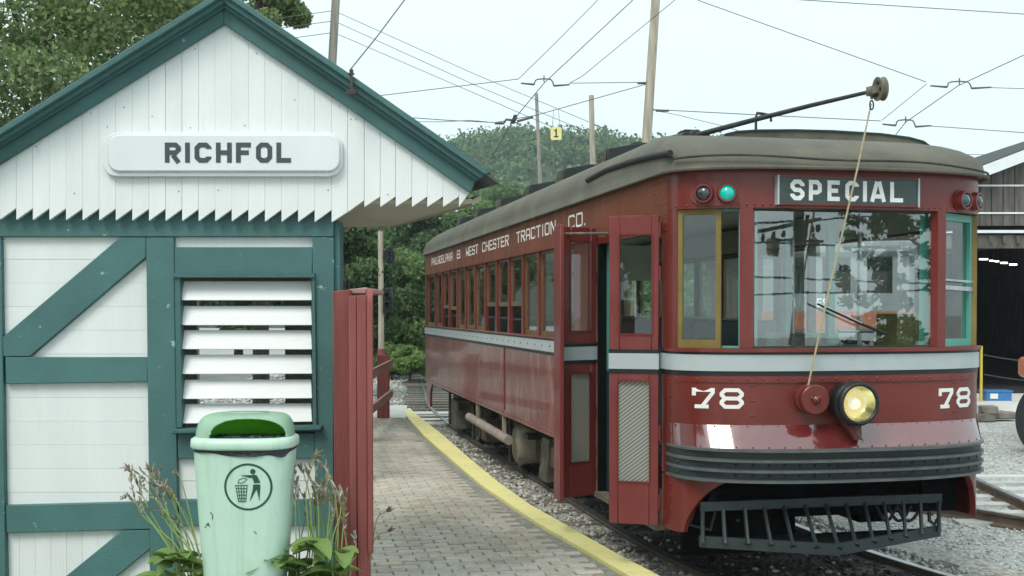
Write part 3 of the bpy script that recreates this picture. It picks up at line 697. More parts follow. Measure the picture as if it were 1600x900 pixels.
# gable boards with saw-tooth ends
GYf = HY - .05
bounds = [25.3 + 25.9 * k for k in range(-6, 20)]
bounds = [b for b in bounds if b < 510] + [518, 543, 569, 594, 618, 643.5, 667.5, 692, 717, 733]
def rake_in(x):   # lower edge of the rake board, pixels
    if x < 349.5: return 37 + (349.5 - x) * .624
    return 37 + (x - 349.5) * .674 if x < 540 else 165.5 + (x - 540) * .697
for x0, x1 in zip(bounds[:-1], bounds[1:]):
    if x1 <= 519: tip, notch = 343 + 4 * (x0 / 520), 325 + 3 * (x0 / 520)
    elif x1 < 545: tip, notch = 347, 331
    elif x1 < 570: tip, notch = 331, 313
    elif x1 < 720: tip, notch = 323, 307
    else: tip, notch = 323, 301
    top = lambda x: rake_in(x) - 14
    g = random.choice((.10, .14, .22, .34))
    pl = [(x0 + g, top(x0)), (x1 - g, top(x1)), (x1 - g, notch), (x0 + g, tip)]
    if x0 < 349.5 < x1: pl.insert(1, (349.5, top(349.5)))
    if tip - top(x0) < 6: continue
    hb('gable_board', M['white'], slab_px(pl, GYf + random.uniform(-.0012, .0012), GYf + .03))
mb = MB()
for x0, x1 in zip(bounds[:-1], bounds[1:]):
    for py in (random.uniform(296, 304), rake_in((x0 + x1) / 2) + random.uniform(6, 14), random.uniform(150, 200)):
        px_ = x0 + (x1 - x0) * random.choice((.2, .8, .5))
        if py < rake_in(px_) + 5 or random.random() < .72 or (205 < py < 280 and 155 < px_ < 540): continue
        p = P(px_, py, GYf - .0014); mb.lathe([(.0035, 0), (.003, .0014), (.001, .0018)], p, (0, -1, 0), 6)
tag(hb('nail_heads', M['rail'], mb), kind='stuff')
# rake: flat board, crown mouldings
def rake(name, o_in, o_out, y0, y1, m, xl=-110, xr=735, cut=0):
    # offsets are measured vertically in pixels above rake_in
    L_ = [(xl, rake_in(xl) - o_in), (349.5, 37 - o_in), (349.5, 37 - o_out), (xl, rake_in(xl) - o_out)]
    Rr = [(349.5, 37 - o_in), (540, 165.5 - o_in), (xr, rake_in(xr) - o_in), (xr + cut, rake_in(xr + cut) - o_out), (540, 165.5 - o_out), (349.5, 37 - o_out)]
    hb(name, m, slab_px(L_, y0, y1), bevel=.004); hb(name, m, slab_px(Rr, y0 - .001, y1), bevel=.004)
rake('rake_board', 0, 27, GYf - .035, GYf - .002, M['teal'], cut=9)
rake('rake_moulding', 25, 34, GYf - .065, GYf - .036, M['teal_trim'], xr=744, cut=6)
rake('rake_moulding', 33, 45, GYf - .10, GYf - .04, M['teal_trim'], xr=750, cut=8)
rake('rake_moulding', 44, 55, GYf - .13, GYf - .05, M['teal_trim'], xr=757, cut=10)
# roof planes
RY0, RY1 = GYf - .122, 7.98
rl = P(-170, rake_in(-170) - 54, RY0); rc = P(349.5, 37 - 54, RY0); re = P(780, 285, RY0)
back_e = P(609, 341, 7.93)
def roof_side(a, b, ab, bb, n=9):
    """rows of shingles, each row a piece, from eave a-ab to ridge b-bb"""
    for i in range(n):
        f0, f1 = i / n, min(1, (i + 1) / n + .03)
        p, q, r, s = a.lerp(b, f0), ab.lerp(bb, f0), ab.lerp(bb, f1), a.lerp(b, f1)
        up = Vector((0, 0, .008)); mb = MB()
        mb.hexa([p + Vector((0, 0, -.008)), q + Vector((0, 0, -.008)), r + Vector((0, 0, -.010)), s + Vector((0, 0, -.010)), p + up, q + up, r + Vector((0, 0, .003)), s + Vector((0, 0, .003))])
        hb('shingle_row', M['shingle'], mb)
rcb = Vector((rc.x, RY1, rc.z)); rlb = Vector((rl.x, RY1, rl.z))
roof_side(re, rc, Vector((back_e.x, RY1, re.z)), rcb); roof_side(rl, rc, rlb, rcb)
# soffit under the platform-side overhang
zs = P(600, 318, GYf + .03).z
sof = [P(520, 318, GYf + .03), P(738, 303, GYf + .03), back_e, Vector((-1.25, 7.93, zs))]
sof = [Vector((p.x, p.y, zs)) for p in sof]
hb('soffit', M['soffit'], MB().prism(sof, (0, 0, .025)))
ed = (sof[2] - sof[1]).normalized(); nn = Vector((ed.y, -ed.x, 0)) * -1
hb('eave_edge', M['soffit'], MB().prism([sof[1] + Vector((.0, 0, -.012)), sof[2] + Vector((0, 0, -.012)), sof[2] + Vector((.05, 0, .02)), sof[1] + Vector((.05, 0, .02))], (0, 0, .03)))
for i in range(4):
    x0, x1 = 541 + i * 16.2, 557 + i * 16.2
    hb('gable_board', M['soffit'], slab_px([(x0 + .3, 335), (x1 - .3, 335), (x1 - .3, 347), (x0 + .3, 362)], 7.90, 7.925))
hb('bracket', M['soffit'], slab_px([(592, 340), (606, 340), (600, 358), (594, 362)], 7.86, 7.89))
# station sign
def rrect(x0, x1, t, b, r, n=5):
    o = []
    for cx_, cy_, a0_ in ((x1 - r, t + r, -90), (x1 - r, b - r, 0), (x0 + r, b - r, 90), (x0 + r, t + r, 180)):
        for k in range(n + 1): a = R(a0_ + 90 * k / n); o.append((cx_ + r * math.cos(a), cy_ + r * math.sin(a)))
    return o
sgn = thing('name_sign', 'white rounded board reading RICHFOL fixed on the gable', 'sign', P(350, 240, GYf))
so_ = Vector(sgn.location)
mb = slab_px(rrect(160, 535, 207, 276, 22), GYf - .034, GYf - .002); mb.v = [tuple(Vector(p) - so_) for p in mb.v]; mb.build('board', M['sign_white'], sgn, .006, 2)
mb = slab_px(rrect(168, 531, 210, 268, 18), GYf - .05, GYf - .0345); mb.v = [tuple(Vector(p) - so_) for p in mb.v]; mb.build('raised_face', M['sign_white'], sgn, .007, 2)
px2m = GYf / F
def sfn(x, y, d):
    p = P(0, 254.2, GYf - .05); return Vector((p.x + x, GYf - .05 - d, p.z + y)) - so_
lx = [(255, 280), (286.5, 293.5), (301, 327), (334, 358.5), (365, 388), (396, 421), (427.5, 450)]
lettering('RICHFOL', [(a * px2m, b * px2m) for a, b in lx], 31 * px2m, .235, .15, sfn, .002, None, 'lettering', M['sign_grey'], sgn)

# insulator on the hut's roof with its cable
ins = thing('roof_insulator', 'small dark insulator standing on the hut roof holding a cable', 'insulator', P(549, 122, 6.0))
MB().lathe([(.007, -.06), (.007, .015), (.016, .017), (.016, .026), (.009, .03), (.012, .038), (.008, .046), (.003, .05)], (0, 0, 0), (0, 0, 1), 10).build('insulator_body', M['ceramic'], ins)
MB().box(-.025, .025, -.02, .02, -.085, -.06).build('foot', M['blackish'], ins)

# ================================================================== LITTER BIN
BYc = 4.75
kx = (BYc + .05) / F
bc = P(384, 690, BYc); bz0 = P(384, 925, BYc).z; bzt = P(384, 702, BYc).z
lbin = thing('litter_bin', 'mint green plastic litter bin with hooded lid in front of the hut', 'bin', (P(384, 690, BYc + .13).x, BYc + .13, bz0))
H_ = bzt - bz0
def sup(a, wx, wy, n=3.2):
    c, s_ = math.cos(a), math.sin(a); return (wx * math.copysign(abs(c) ** (2 / n), c), wy * math.copysign(abs(s_) ** (2 / n), s_))
NS = 72
AN = [2 * math.pi * k / NS for k in range(NS)]
def bring(z, wx, wy, yo=0): return [(sup(a, wx, wy)[0], sup(a, wx, wy)[1] + yo, z) for a in AN]
def half_w(f): return (61 + (78 - 61) * (f ** .75)) * kx          # half width along the height 0..1
body_rows = [bring(H_ * f, half_w(f) * (.93 if f == 0 else 1), .125 + .03 * f) for f in (0, .03, .1, .25, .4, .55, .7, .85, 1.0)]
mb = MB(); mb.grid(body_rows, True); mb.add(body_rows[0], [tuple(range(NS))]); mb.build('bin_body', M['bin'], lbin)
def front_y(x, f):
    wx, wy = half_w(f), .125 + .03 * f; return -wy * max(0, 1 - abs(x / wx) ** 3.2) ** (1 / 3.2)
# bag edge peeping out below the lid
rows = []
for j in range(5):
    rr_ = []
    for k, a in enumerate(AN):
        sag = max(0, math.sin(-a)) * (.25 + .75 * max(0, math.cos(a + .25))) ; zz = H_ + .004 - j / 4 * (.012 + .045 * sag * (.75 + .25 * math.sin(7 * a)))
        e = .004 + .003 * math.sin(j * 2 + 9 * a); p = sup(a, half_w(1) + e, .155 + e); rr_.append((p[0], p[1], zz))
    rows.append(rr_)
MB().grid(rows, True).build('bin_bag', M['bag'], lbin)
# lid rim and hood
LW = 82 * kx; z1 = H_; rim = 16 * kx
rows = [bring(z1 + a, LW + b, .175 + b) for a, b in ((-.004, -.02), (0, -.004), (.006, .0), (rim * .5, .0), (rim - .006, -.002), (rim, -.012), (rim + .004, -.022))]
MB().grid(rows, True).build('lid_rim', M['bin'], lbin)
hood_h = 35 * kx; rows = []; NA = 180
ANh = [2 * math.pi * k / NA for k in range(NA)]; NV = 56
zb = z1 + rim + .002
for j in range(NV + 1):
    f = j / NV; th = f * math.pi / 2
    k = max(.02, math.cos(th)) ** .26; zz = zb + hood_h * math.sin(th)
    rows.append([(sup(a, (LW - .018) * (1 - (1 - k) * .85), (.155) * k, 2.9)[0], sup(a, LW, .155 * k, 2.9)[1] + .02 * f, zz) for a in ANh])
mb = MB(); mb.grid(rows, True); mb.add(rows[-1], [tuple(range(NA))])
wz0, wz1 = zb - .001, zb + hood_h * .87; wcx = 13.5 * kx; ww = 57.5 * kx   # opening in the front
def in_open(x, z):
    u = (x - wcx) / ww; w = (z - wz0) / (wz1 - wz0)
    if w < 0: return False
    return abs(u) ** 2.6 + max(0, w) ** 2.4 < 1
keep = [i for i, f in enumerate(mb.f) if not (sum(mb.v[q][1] for q in f) / len(f) < -.0 and in_open(sum(mb.v[q][0] for q in f) / len(f), sum(mb.v[q][2] for q in f) / len(f)))]
mb.f = [mb.f[i] for i in keep]; mb.sm = [mb.sm[i] for i in keep]
hood = mb.build('lid_hood', M['bin_lid'], lbin); sd_ = hood.modifiers.new('thick', 'SOLIDIFY'); sd_.thickness = .004; sd_.offset = -1
mb = MB(); mb.grid([[(x * .93, y * .9, zb - .01 + (z - zb) * .93) for x, y, z in r] for r in rows], True)
keep = [i for i, f in enumerate(mb.f) if sum(mb.v[q][1] for q in f) / len(f) > -.03]
mb.f = [mb.f[i] for i in keep]; mb.sm = [True] * len(keep)
mb.build('lid_glow_liner', M['bin_glow'], lbin)
mb = MB()
for k in range(40):
    x0 = wcx - ww + 2 * ww * k / 40; h1, h2 = random.uniform(.001, .010), random.uniform(.001, .010)
    mb.prism([(x0, -.10, zb - .01), (x0 + 2 * ww / 40, -.10, zb - .01), (x0 + 2 * ww / 40, -.09, zb + h2 - .002), (x0, -.09, zb + h1 - .002)], (0, .10, 0))
mb.build('bag_top', M['bag'], lbin)
MB().box(-.03, .03, .16, .22, -.8, .6).build('mounting_post', M['blackish'], lbin)
# litter symbol
def bfn(x, y, d):
    f = min(1, max(0, (y) / H_)); return Vector((x, front_y(x, f) - d, y))
sc_ = kx; scx = (400 - 384) * kx; scz = (925 - 760.5) * kx
mb = MB()
def sp(px, py): return (scx + (px - 733) / 3.3326 * kx, scz - (py - 437) / 3.3326 * kx)   # from the enlarged picture
stroke(mb, [(scx + 35.2 * kx * math.cos(2 * math.pi * k / 40), scz + 35.2 * kx * math.sin(2 * math.pi * k / 40)) for k in range(40)], 1, 3.2 * kx, bfn, .0015)
def fillpoly(pts, d=.0017):
    q = [bfn(*sp(*p), d) for p in pts]; mb.add(q, [tuple(range(len(q)))])
fillpoly([(759 + 14 * math.cos(k * .5236), 357 + 14 * math.sin(k * .5236)) for k in range(12)])
fillpoly([(744, 378), (766, 372), (780, 378), (797, 416), (765, 418), (757, 392)])
fillpoly([(695, 376), (752, 375), (757, 391), (738, 389)], .0019)
fillpoly([(760, 424), (795, 424), (795, 448), (790, 512), (777, 450), (740, 514), (757, 450)])
for a, b in (((667, 428), (732, 428)), ((670, 445), (729, 445)), ((673, 462), (727, 462)), ((676, 479), (725, 479)), ((679, 496), (723, 496)), ((682, 514), (721, 514)),
             ((669, 428), (683, 514)), ((683, 428), (692, 514)), ((697, 428), (701, 514)), ((712, 428), (711, 514)), ((729, 428), (720, 514))):
    stroke(mb, [sp(*a), sp(*b)], 0, 1.0 * kx, bfn, .0018 + random.uniform(0, .0006))
stroke(mb, [sp(682, 416), sp(688, 398), (sp(712, 390)), sp(728, 396), sp(716, 410), sp(700, 416)], 1, .8 * kx, bfn, .002)
mb.build('litter_symbol', M['symbol'], lbin)
mb = MB()
for pts_ in (((340, 800), (344, 806), (343, 812)), ((330, 826), (336, 818), (339, 824)), ((338, 822), (333, 820)), ((408, 830), (412, 834))):
    stroke(mb, [((x - 384) * kx, (925 - y) * kx) for x, y in pts_], 0, 1.2 * kx, bfn, .0012 + random.uniform(0, .0004))
tag(mb.build('scuff_marks', M['blackish'], lbin), kind='stuff')

# ================================================================== RED BOARD SEEN EDGE-ON
rb_o = P(558, 700, 5.05); rb_o.z = .25
redb = thing('notice_board', 'red wooden board on plank posts, seen edge-on beside the green bin', 'board', rb_o)
def rbx(name, m, pts, y0, y1, bevel=.004):
    mb = slab_px(pts, y0, y1); mb.v = [tuple(Vector(p) - rb_o) for p in mb.v]; return mb.build(name, m, redb, bevel)
rbx('post', M['redwood'], [(545, 462), (556.5, 461.5), (558, 1040), (547.5, 1040)], 5.05, 5.15)
rbx('post', M['redwood'], [(557.3, 461.5), (572, 461), (576.5, 1040), (558.8, 1040)], 5.048, 5.15)
rbx('rear_post', M['redwood'], [(519.5, 455), (546, 452.5), (549, 990), (524, 990)], 5.35, 5.45)
a, b = P(573, 452, 5.03), P(583, 452, 5.03)
k2 = 6.35 / 5.03
mb = MB(); z_b, z_t = P(578, 865, 5.03).z, P(578, 450, 5.03).z
pa = [Vector((a.x, a.y, z_b)), Vector((b.x - .001, b.y, z_b)), Vector((b.x * k2 - .02, b.y * k2, z_b)), Vector((a.x * k2 - .02, a.y * k2, z_b))]
# rounded top corner: outline in the board's own plane
ol = [(0, 0), (1, 0), (1, 1)] + [(0.05 + .05 * math.cos(R(90 + 15 * k)), 1 - .06 + .06 * math.sin(R(90 + 15 * k))) for k in range(7)]
def bpt(u, w, side): p0, p1 = (pa[0], pa[3]) if side == 0 else (pa[1], pa[2]); q = p0.lerp(p1, u); q.z = z_b + (z_t - z_b) * w; return q - rb_o
n = len(ol); vs = [bpt(u, w, 0) for u, w in ol] + [bpt(u, w, 1) for u, w in ol]
mb.add(vs, [tuple(range(n)), tuple(range(2 * n - 1, n - 1, -1))] + [(i, i + n, (i + 1) % n + n, (i + 1) % n) for i in range(n)])
mb.build('panel', M['redwood'], redb, .004)
rbx('cap', M['redwood_cap'], [(546, 452), (570, 449), (576, 450), (576, 457), (570, 459), (546, 459)], 5.46, 6.1)

# far red fence by the platform
fen = thing('rail_fence', 'low red two-rail fence at the back of the platform', 'fence', G(597, 604, .25))
fo = Vector(fen.location)
fl = [Vector((fence_x(y) - .25, y, .25)) for y in (12.0, 15.5, 19.2)]
fl[-1].x = P(599, 600, 19.2).x
for p in fl: MB().box(p.x - .1 - fo.x, p.x + .1 - fo.x, p.y - .06 - fo.y, p.y + .06 - fo.y, -.1, 1.05).build('fence_post', M['redwood'], fen, .01)
for h in (.35, .85):
    for p, q in zip(fl[:-1], fl[1:]):
        p2, q2 = p + Vector((.12, .0, h)), q + Vector((.12, 0, h))
        MB().prism([p2 - fo, q2 - fo, q2 - fo + Vector((0, 0, .12)), p2 - fo + Vector((0, 0, .12))], (.04, 0, 0)).build('fence_rail', M['redwood_cap'], fen)

# ================================================================== TROLLEY CAR
TH = math.atan(385 / F); CW, CLEN, DF, NE = 2.30, 12.1, .43, 2.5
L0 = Vector((1.055, 7.85, 0))
car = thing('trolley_car', 'maroon electric trolley car numbered 78 with its folding doors open at the platform', 'trolley', L0, TH)
rv, av = Vector((math.cos(TH), math.sin(TH), 0)), Vector((-math.sin(TH), math.cos(TH), 0))
def to_car(p): d = Vector(p) - L0; return Vector((d.dot(rv), d.dot(av), d.z))
def from_car(p): return L0 + rv * p[0] + av * p[1] + Vector((0, 0, p[2]))
def on_front_plane(px, py, s):     # where the ray through a pixel meets the car's plane s
    d = ray(px, py); o = to_car(CAM); e = Vector((d.dot(rv), d.dot(av), d.z)); t = (s - o.y) / e.y; return o + e * t
def on_side_plane(px, py, v=0.0):
    d = ray(px, py); o = to_car(CAM); e = Vector((d.dot(rv), d.dot(av), d.z)); t = (v - o.x) / e.x; return o + e * t
# heights
ZE, ZLB, ZFW, ZSILL, ZS1, ZS0, ZSK = 2.978, 2.634, 2.72, 1.79, 1.754, 1.646, .85
def fpt(phi, D=DF, inset=0.0):
    hw = CW / 2 - inset; c, s_ = math.cos(phi), math.sin(phi)
    return (CW / 2 - hw * math.copysign(abs(c) ** (2 / NE), c), -(D - inset) * abs(s_) ** (2 / NE))
def phi_of(v):
    c = 1 - 2 * v / CW; return math.acos(max(-1, min(1, math.copysign(abs(c) ** (NE / 2), c))))
def phis(v0=None, v1=None, n=48):
    a = 0 if v0 is None else phi_of(v0); b = math.pi if v1 is None else phi_of(v1)
    return [a + (b - a) * i / n for i in range(n + 1)]
def flip(p): return (p[0], CLEN - p[1], p[2])
def sweep(mb, prof, ph, rear=False):
    """prof: closed loop of (D, inset, z)"""
    rows = []
    for f in ph:
        r = []
        for D, ins, z in prof: v, s_ = fpt(f, D, ins); r.append((v, s_, z))
        rows.append([flip(p) for p in r] if rear else r)
    mb.grid(rows, True, False); o = len(mb.v) - len(rows) * len(prof); n = len(prof)
    mb.f += [tuple(o + k for k in range(n)), tuple(o + (len(rows) - 1) * n + k for k in reversed(range(n)))]; mb.sm += [False, False]
    return mb
def band(z0, z1, out_=0.0, th=.05, D=DF): return [(D + out_, 0, z0), (D + out_, 0, z1), (D, th, z1), (D, th, z0)]
def bandf(z0, z1, proud=0.0, th=.05, D=DF): return [(D + proud, -proud, z0), (D + proud, -proud, z1), (D, th, z1), (D, th, z0)]

# ---- left side (v = 0) and the plain right side
def part(name, m, mb, parent=car, bevel=0, label=None, **k):
    o = mb.build(name, m, parent, bevel, **k)
    if label: o['label'] = label
    return o
S_D0, S_D1 = .10, 1.66                         # doorway
WS0, PITCHW, NWIN = 2.37, .7175, 12             # windows on the side
WEND = WS0 + PITCHW * NWIN
SEND = CLEN
seams = [1.72, 3.42, 5.38, 5.62, 8.2, SEND]
for a, b in zip(seams[:-1], seams[1:]):
    part('side_sheet', M['red_side'], MB().box(0, .045, a + .003, b - .003, ZSK, ZS0 - .03), bevel=.003)
part('side_sheet', M['red_side'], MB().box(CW - .045, CW, .1, SEND, ZSK, ZS0 - .03), label='side sheet away from the platform')
part('seam_strip', M['red'], MB().box(-.008, 0, 5.44, 5.50, ZSK + .01, ZS0 - .03)); 
part('skirt_strip', M['red_side'], MB().box(-.008, -.0005, 1.72, SEND, ZSK - .005, ZSK + .05).box(-.012, .03, 1.72, SEND, ZSK - .012, ZSK - .0055))
# rear lower corner reaching further down, with its arch
pts = [(.02, SEND - .95, ZSK)] + [(.02, SEND - .92 + .55 * math.sin(R(90 * k / 8)), .87 - .3 * (1 - math.cos(R(90 * k / 8)))) for k in range(1, 9)] + [(.02, SEND - .37, .42), (.02, SEND, .42), (.02, SEND, ZSK)]
part('rear_apron', M['red_side'], MB().prism(pts, (.04, 0, 0)))
for v in (0, CW):
    sg = -1 if v == 0 else 1
    s_from = S_D1 if v == 0 else .08
    def vb_(o0, o1, s0, s1, z0, z1): return MB().box(v + sg * o0, v + sg * o1, s0, s1, z0, z1)
    part('belt_stripe', M['grey_strip'], vb_(.012, -.04, s_from, SEND, ZS0, ZS1))
    part('stripe_edge', M['black'], vb_(.006, -.04, s_from, SEND, ZS0 - .03, ZS0 - .001).box(v + sg * .006, v - sg * .04, s_from, SEND, ZS1 + .001, ZS1 + .016))
    part('window_sill', M['red'], vb_(.026, -.05, s_from, SEND, ZS1 + .017, ZSILL), bevel=.004)
    part('letterboard', M['brown_letterboard'], vb_(0, -.045, 0.0, SEND, ZLB, ZE))
    part('drip_rail', M['brown_letterboard'], vb_(.014, 0.0005, 1.7 if v == 0 else .1, SEND, ZLB - .001, ZLB + .018))
part('door_header', M['red'], MB().box(-.005, .04, 0.0, S_D1 + .1, ZLB - .045, ZLB - .002))
# posts and windows
part('door_post', M['red'], MB().box(0, .08, S_D1, WS0 - .0, ZSILL, ZLB - .003)); part('door_post', M['red'], MB().box(0.002, .08, S_D1, 1.719, .5, ZS0 - .03))
for i in range(NWIN + 1):
    s_ = WS0 + PITCHW * i
    w0, w1 = (.0 if i == 0 else .045), (SEND - s_ if i == NWIN else .045)
    part('window_post', M['red'], MB().box(.0, .042, s_ - w0, s_ + (w1 if i < NWIN else .045), ZSILL, ZLB - .003))
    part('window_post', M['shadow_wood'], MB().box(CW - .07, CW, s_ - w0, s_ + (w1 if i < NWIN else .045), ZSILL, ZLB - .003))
part('corner_post', M['red'], MB().box(0, .07, SEND - .12, SEND, ZSILL, ZLB - .003)); part('corner_post', M['red'], MB().box(CW - .07, CW, SEND - .12, SEND, ZSILL, ZLB - .003))
opened = {3: .30, 4: .30, 5: .30, 9: .26, 10: .28}
def sash(v, s0, s1, z0, z1, sg, lab=None):
    t = .03; x0, x1 = v + sg * .022, v + sg * .052
    mb = MB().box(x0, x1, s0, s0 + t, z0, z1).box(x0, x1, s1 - t, s1, z0, z1).box(x0, x1, s0 + t, s1 - t, z0, z0 + .05).box(x0, x1, s0 + t, s1 - t, z1 - t, z1)
    o = part('window', M['sash'], mb, label=lab); xm = (x0 + x1) / 2
    MB().box(xm - .003, xm + .003, s0 + t, s1 - t, z0 + .05, z1 - t).build('pane', M['glass'], o)
def windows():
    for i in range(NWIN):
        s0, s1 = WS0 + PITCHW * i + .045, WS0 + PITCHW * (i + 1) - .045
        lift = opened.get(i, 0)
        sash(0, s0, s1, ZSILL + lift, ZLB - .004, 1, 'sash raised, gap open below it' if lift else None)
        sash(CW, s0, s1, ZSILL, ZLB - .004, -1)
    sash(0, WEND + .045, SEND - .12, ZSILL, ZLB - .004, 1)
windows()

# ---- front end
part('front_letterboard', M['red'], sweep(MB(), band(ZFW, ZE), phis()))
part('front_sill', M['red'], sweep(MB(), bandf(ZS1 + .017, ZSILL + .005, .022), phis()))
part('stripe_edge', M['black'], sweep(MB(), bandf(ZS1 + .001, ZS1 + .016, .006), phis())); part('stripe_edge', M['black'], sweep(MB(), bandf(ZS0 - .03, ZS0 - .001, .006), phis()))
part('belt_stripe', M['grey_strip'], sweep(MB(), bandf(ZS0, ZS1, .012), phis()))
ZK = 1.29; ZB1, ZB0 = 1.135, .935
part('front_panel', M['red'], sweep(MB(), band(ZK, ZS0 - .031), phis()))
part('front_panel', M['red'], sweep(MB(), [(DF + .012, -.001, ZS0 - .075), (DF + .012, -.001, ZS0 - .032), (DF, .02, ZS0 - .032), (DF, .02, ZS0 - .075)], phis()), label='riveted strip below the grey stripe')
part('sloped_panel', M['red_gloss'], sweep(MB(), [(DF + .14, 0, ZB1), (DF + .012, 0, ZK), (DF - .03, .05, ZK), (DF + .05, .05, ZB1)], phis()))
hB = (ZB1 - ZB0)
fins = 4; D_f, D_c = DF + .185, DF + .125
bumper = part('bumper', M['bumper'], sweep(MB(), [(D_c, 0, ZB0 - .01), (D_c, 0, ZB1 + .01), (DF - .05, .06, ZB1 + .008), (DF - .05, .06, ZB0 - .008)], phis()))
for k in range(fins):
    z = ZB0 + hB * k / (fins - 1); sweep(MB(), [(D_c - .01, .002, z - .012), (D_f, -.004, z - .008), (D_f, -.004, z + .007), (D_c - .01, .002, z + .012)], phis()).build('bumper_rib', M['fin'], bumper)
cs_ = on_front_plane(1312, 712, -DF - .14)
mb = MB(); pp = phis(.98, 1.42, 10)
sweep(mb, [(D_c + .004, 0, ZB0 + hB * .39), (D_c + .004, 0, ZB0 + hB * .6), (D_c - .02, 0, ZB0 + hB * .6), (D_c - .02, 0, ZB0 + hB * .39)], pp); mb.build('bumper_slot', M['black'], bumper)
# bottom corners of the front, arched away towards the middle
def corner_apron(left=True):
    n = 26; v_in = .36 if left else CW - .24
    ph = phis(0.0, v_in, n) if left else list(reversed(phis(v_in, CW, n)))
    rows = []
    for k, f in enumerate(ph):
        u = k / n; v, s_ = fpt(f); v2, s2 = fpt(f, DF, .035)
        # arch: low flat foot at the corner, then a quarter ellipse up to the bumper
        d = abs(v - (0 if left else CW)); span = abs(v_in - (0 if left else CW)); foot = .055
        if d < foot: zb_ = .56 if left else .58
        else: q = (d - foot) / (span - foot); zb_ = .56 + (ZB0 - .015 - .56) * (1 - (1 - q) ** 1.9) ** .62
        zb_ = min(zb_, ZB0 - .02)
        rows.append([(v, s_, zb_), (v, s_, ZB0 - .01), (v2, s2, ZB0 - .01), (v2, s2, zb_)])
    if left: rows.insert(0, [(0, S_D0 - .01, .56), (0, S_D0 - .01, ZB0 - .01), (.035, S_D0 - .01, ZB0 - .01), (.035, S_D0 - .01, .56)])
    else: rows.insert(0, [(CW, .5, .56), (CW, .5, ZB0 - .01), (CW - .035, .5, ZB0 - .01), (CW - .035, .5, .56)])
    mb = MB().grid(rows, True, False); mb.f += [(0, 1, 2, 3)]; mb.sm += [False]; return mb
part('corner_apron', M['red'], corner_apron(True)); part('corner_apron', M['red'], corner_apron(False))
# door-side corner: post and the sheets between door and curve
part('corner_post', M['red'], MB().box(0.001, .06, 0.001, S_D0, ZSILL, ZLB - .046)); 
part('corner_sheet', M['red'], MB().box(0.001, .05, 0.001, S_D0, .936, ZS0 - .031))
part('belt_stripe', M['grey_strip'], MB().box(-.012, .04, .001, S_D0, ZS0, ZS1)); part('stripe_edge', M['black'], MB().box(-.006, .04, .001, S_D0, ZS0 - .03, ZS0 - .001).box(-.006, .04, .001, S_D0, ZS1 + .001, ZS1 + .016))
part('corner_sheet', M['red'], MB().box(CW - .05, CW - .001, 0.001, .1, .936, ZS0 - .031)); part('corner_post', M['red'], MB().box(CW - .06, CW - .001, .001, .12, ZSILL, ZLB - .004))
V1, V2 = .420, 1.835
def fpost(v0, v1, z0, z1, th=.06, pr=.0): return sweep(MB(), bandf(z0, z1, pr, th), phis(v0, v1, 6))
ZP0 = ZSILL + .006
part('front_post', M['red'], fpost(0.0, .022, ZP0, ZFW - .001)); part('front_post', M['red'], fpost(V1 - .045, V1 + .04, ZP0, ZFW - .001))
part('front_post', M['red'], fpost(V2 - .03, V2 + .04, ZP0, ZFW - .001)); part('front_post', M['brass'], fpost(CW - .02, CW, ZP0, ZFW - .001), label='edge post with worn gold paint')
# windows of the front
def chord(v0, v1, off=.02):
    a, b = fpt(phi_of(v0)), fpt(phi_of(v1)); a, b = Vector((a[0], a[1], 0)), Vector((b[0], b[1], 0)); d = (b - a).normalized(); nrm = Vector((-d.y, d.x, 0)); return a + nrm * off, b + nrm * off, d, nrm
def frame_on(a, d, nrm, w, z0, z1, t, th, name, m, glass=None, tb=None, parent=car, **k):
    tb = tb or t
    f = lambda x0, x1, za, zb: [a + d * x0 + Vector((0, 0, za)), a + d * x1 + Vector((0, 0, za)), a + d * x1 + nrm * th + Vector((0, 0, za)), a + d * x0 + nrm * th + Vector((0, 0, za)), a + d * x0 + Vector((0, 0, zb)), a + d * x1 + Vector((0, 0, zb)), a + d * x1 + nrm * th + Vector((0, 0, zb)), a + d * x0 + nrm * th + Vector((0, 0, zb))]
    mb = MB(); mb.hexa(f(0, t, z0, z1)); mb.hexa(f(w - t, w, z0, z1)); mb.hexa(f(t, w - t, z0, z0 + tb)); mb.hexa(f(t, w - t, z1 - t, z1))
    o = mb.build(name, m, parent)
    if glass:
        g = lambda y: a + nrm * y
        mb = MB(); q0 = a + nrm * (th * .4)
        mb.hexa([q0 + d * t + Vector((0, 0, z0 + tb)), q0 + d * (w - t) + Vector((0, 0, z0 + tb)), q0 + d * (w - t) + nrm * .005 + Vector((0, 0, z0 + tb)), q0 + d * t + nrm * .005 + Vector((0, 0, z0 + tb)),
                 q0 + d * t + Vector((0, 0, z1 - t)), q0 + d * (w - t) + Vector((0, 0, z1 - t)), q0 + d * (w - t) + nrm * .005 + Vector((0, 0, z1 - t)), q0 + d * t + nrm * .005 + Vector((0, 0, z1 - t))])
        mb.build('pane', M[glass], o)
    return o
a, b, d, nrm = chord(.024, V1 - .046, .0)
wl = (b - a).length
frame_on(a + nrm * .012, d, nrm, wl * .70, ZP0, ZFW - .003, .034, .035, 'corner_window', M['brass'], 'glass', .055)['label'] = 'olive gold sash slid half open'
frame_on(a + nrm * .05, d, nrm, wl, ZP0, ZFW - .003, .014, .03, 'corner_window_frame', M['teal_inside'])
a, b, d, nrm = chord(V1 + .041, V2 - .031, .03)
wwid = (b - a).length
ws = frame_on(a, d, nrm, wwid, ZP0, ZFW - .003, .012, .03, 'windshield', M['blackish'], 'windshield')
a, b, d, nrm = chord(V2 + .041, CW - .021, .02)
frame_on(a + nrm * .01, d, nrm, (b - a).length, ZP0, ZFW - .003, .05, .06, 'corner_window', M['teal_inside'], 'glass')['label'] = 'pale green framed corner window'
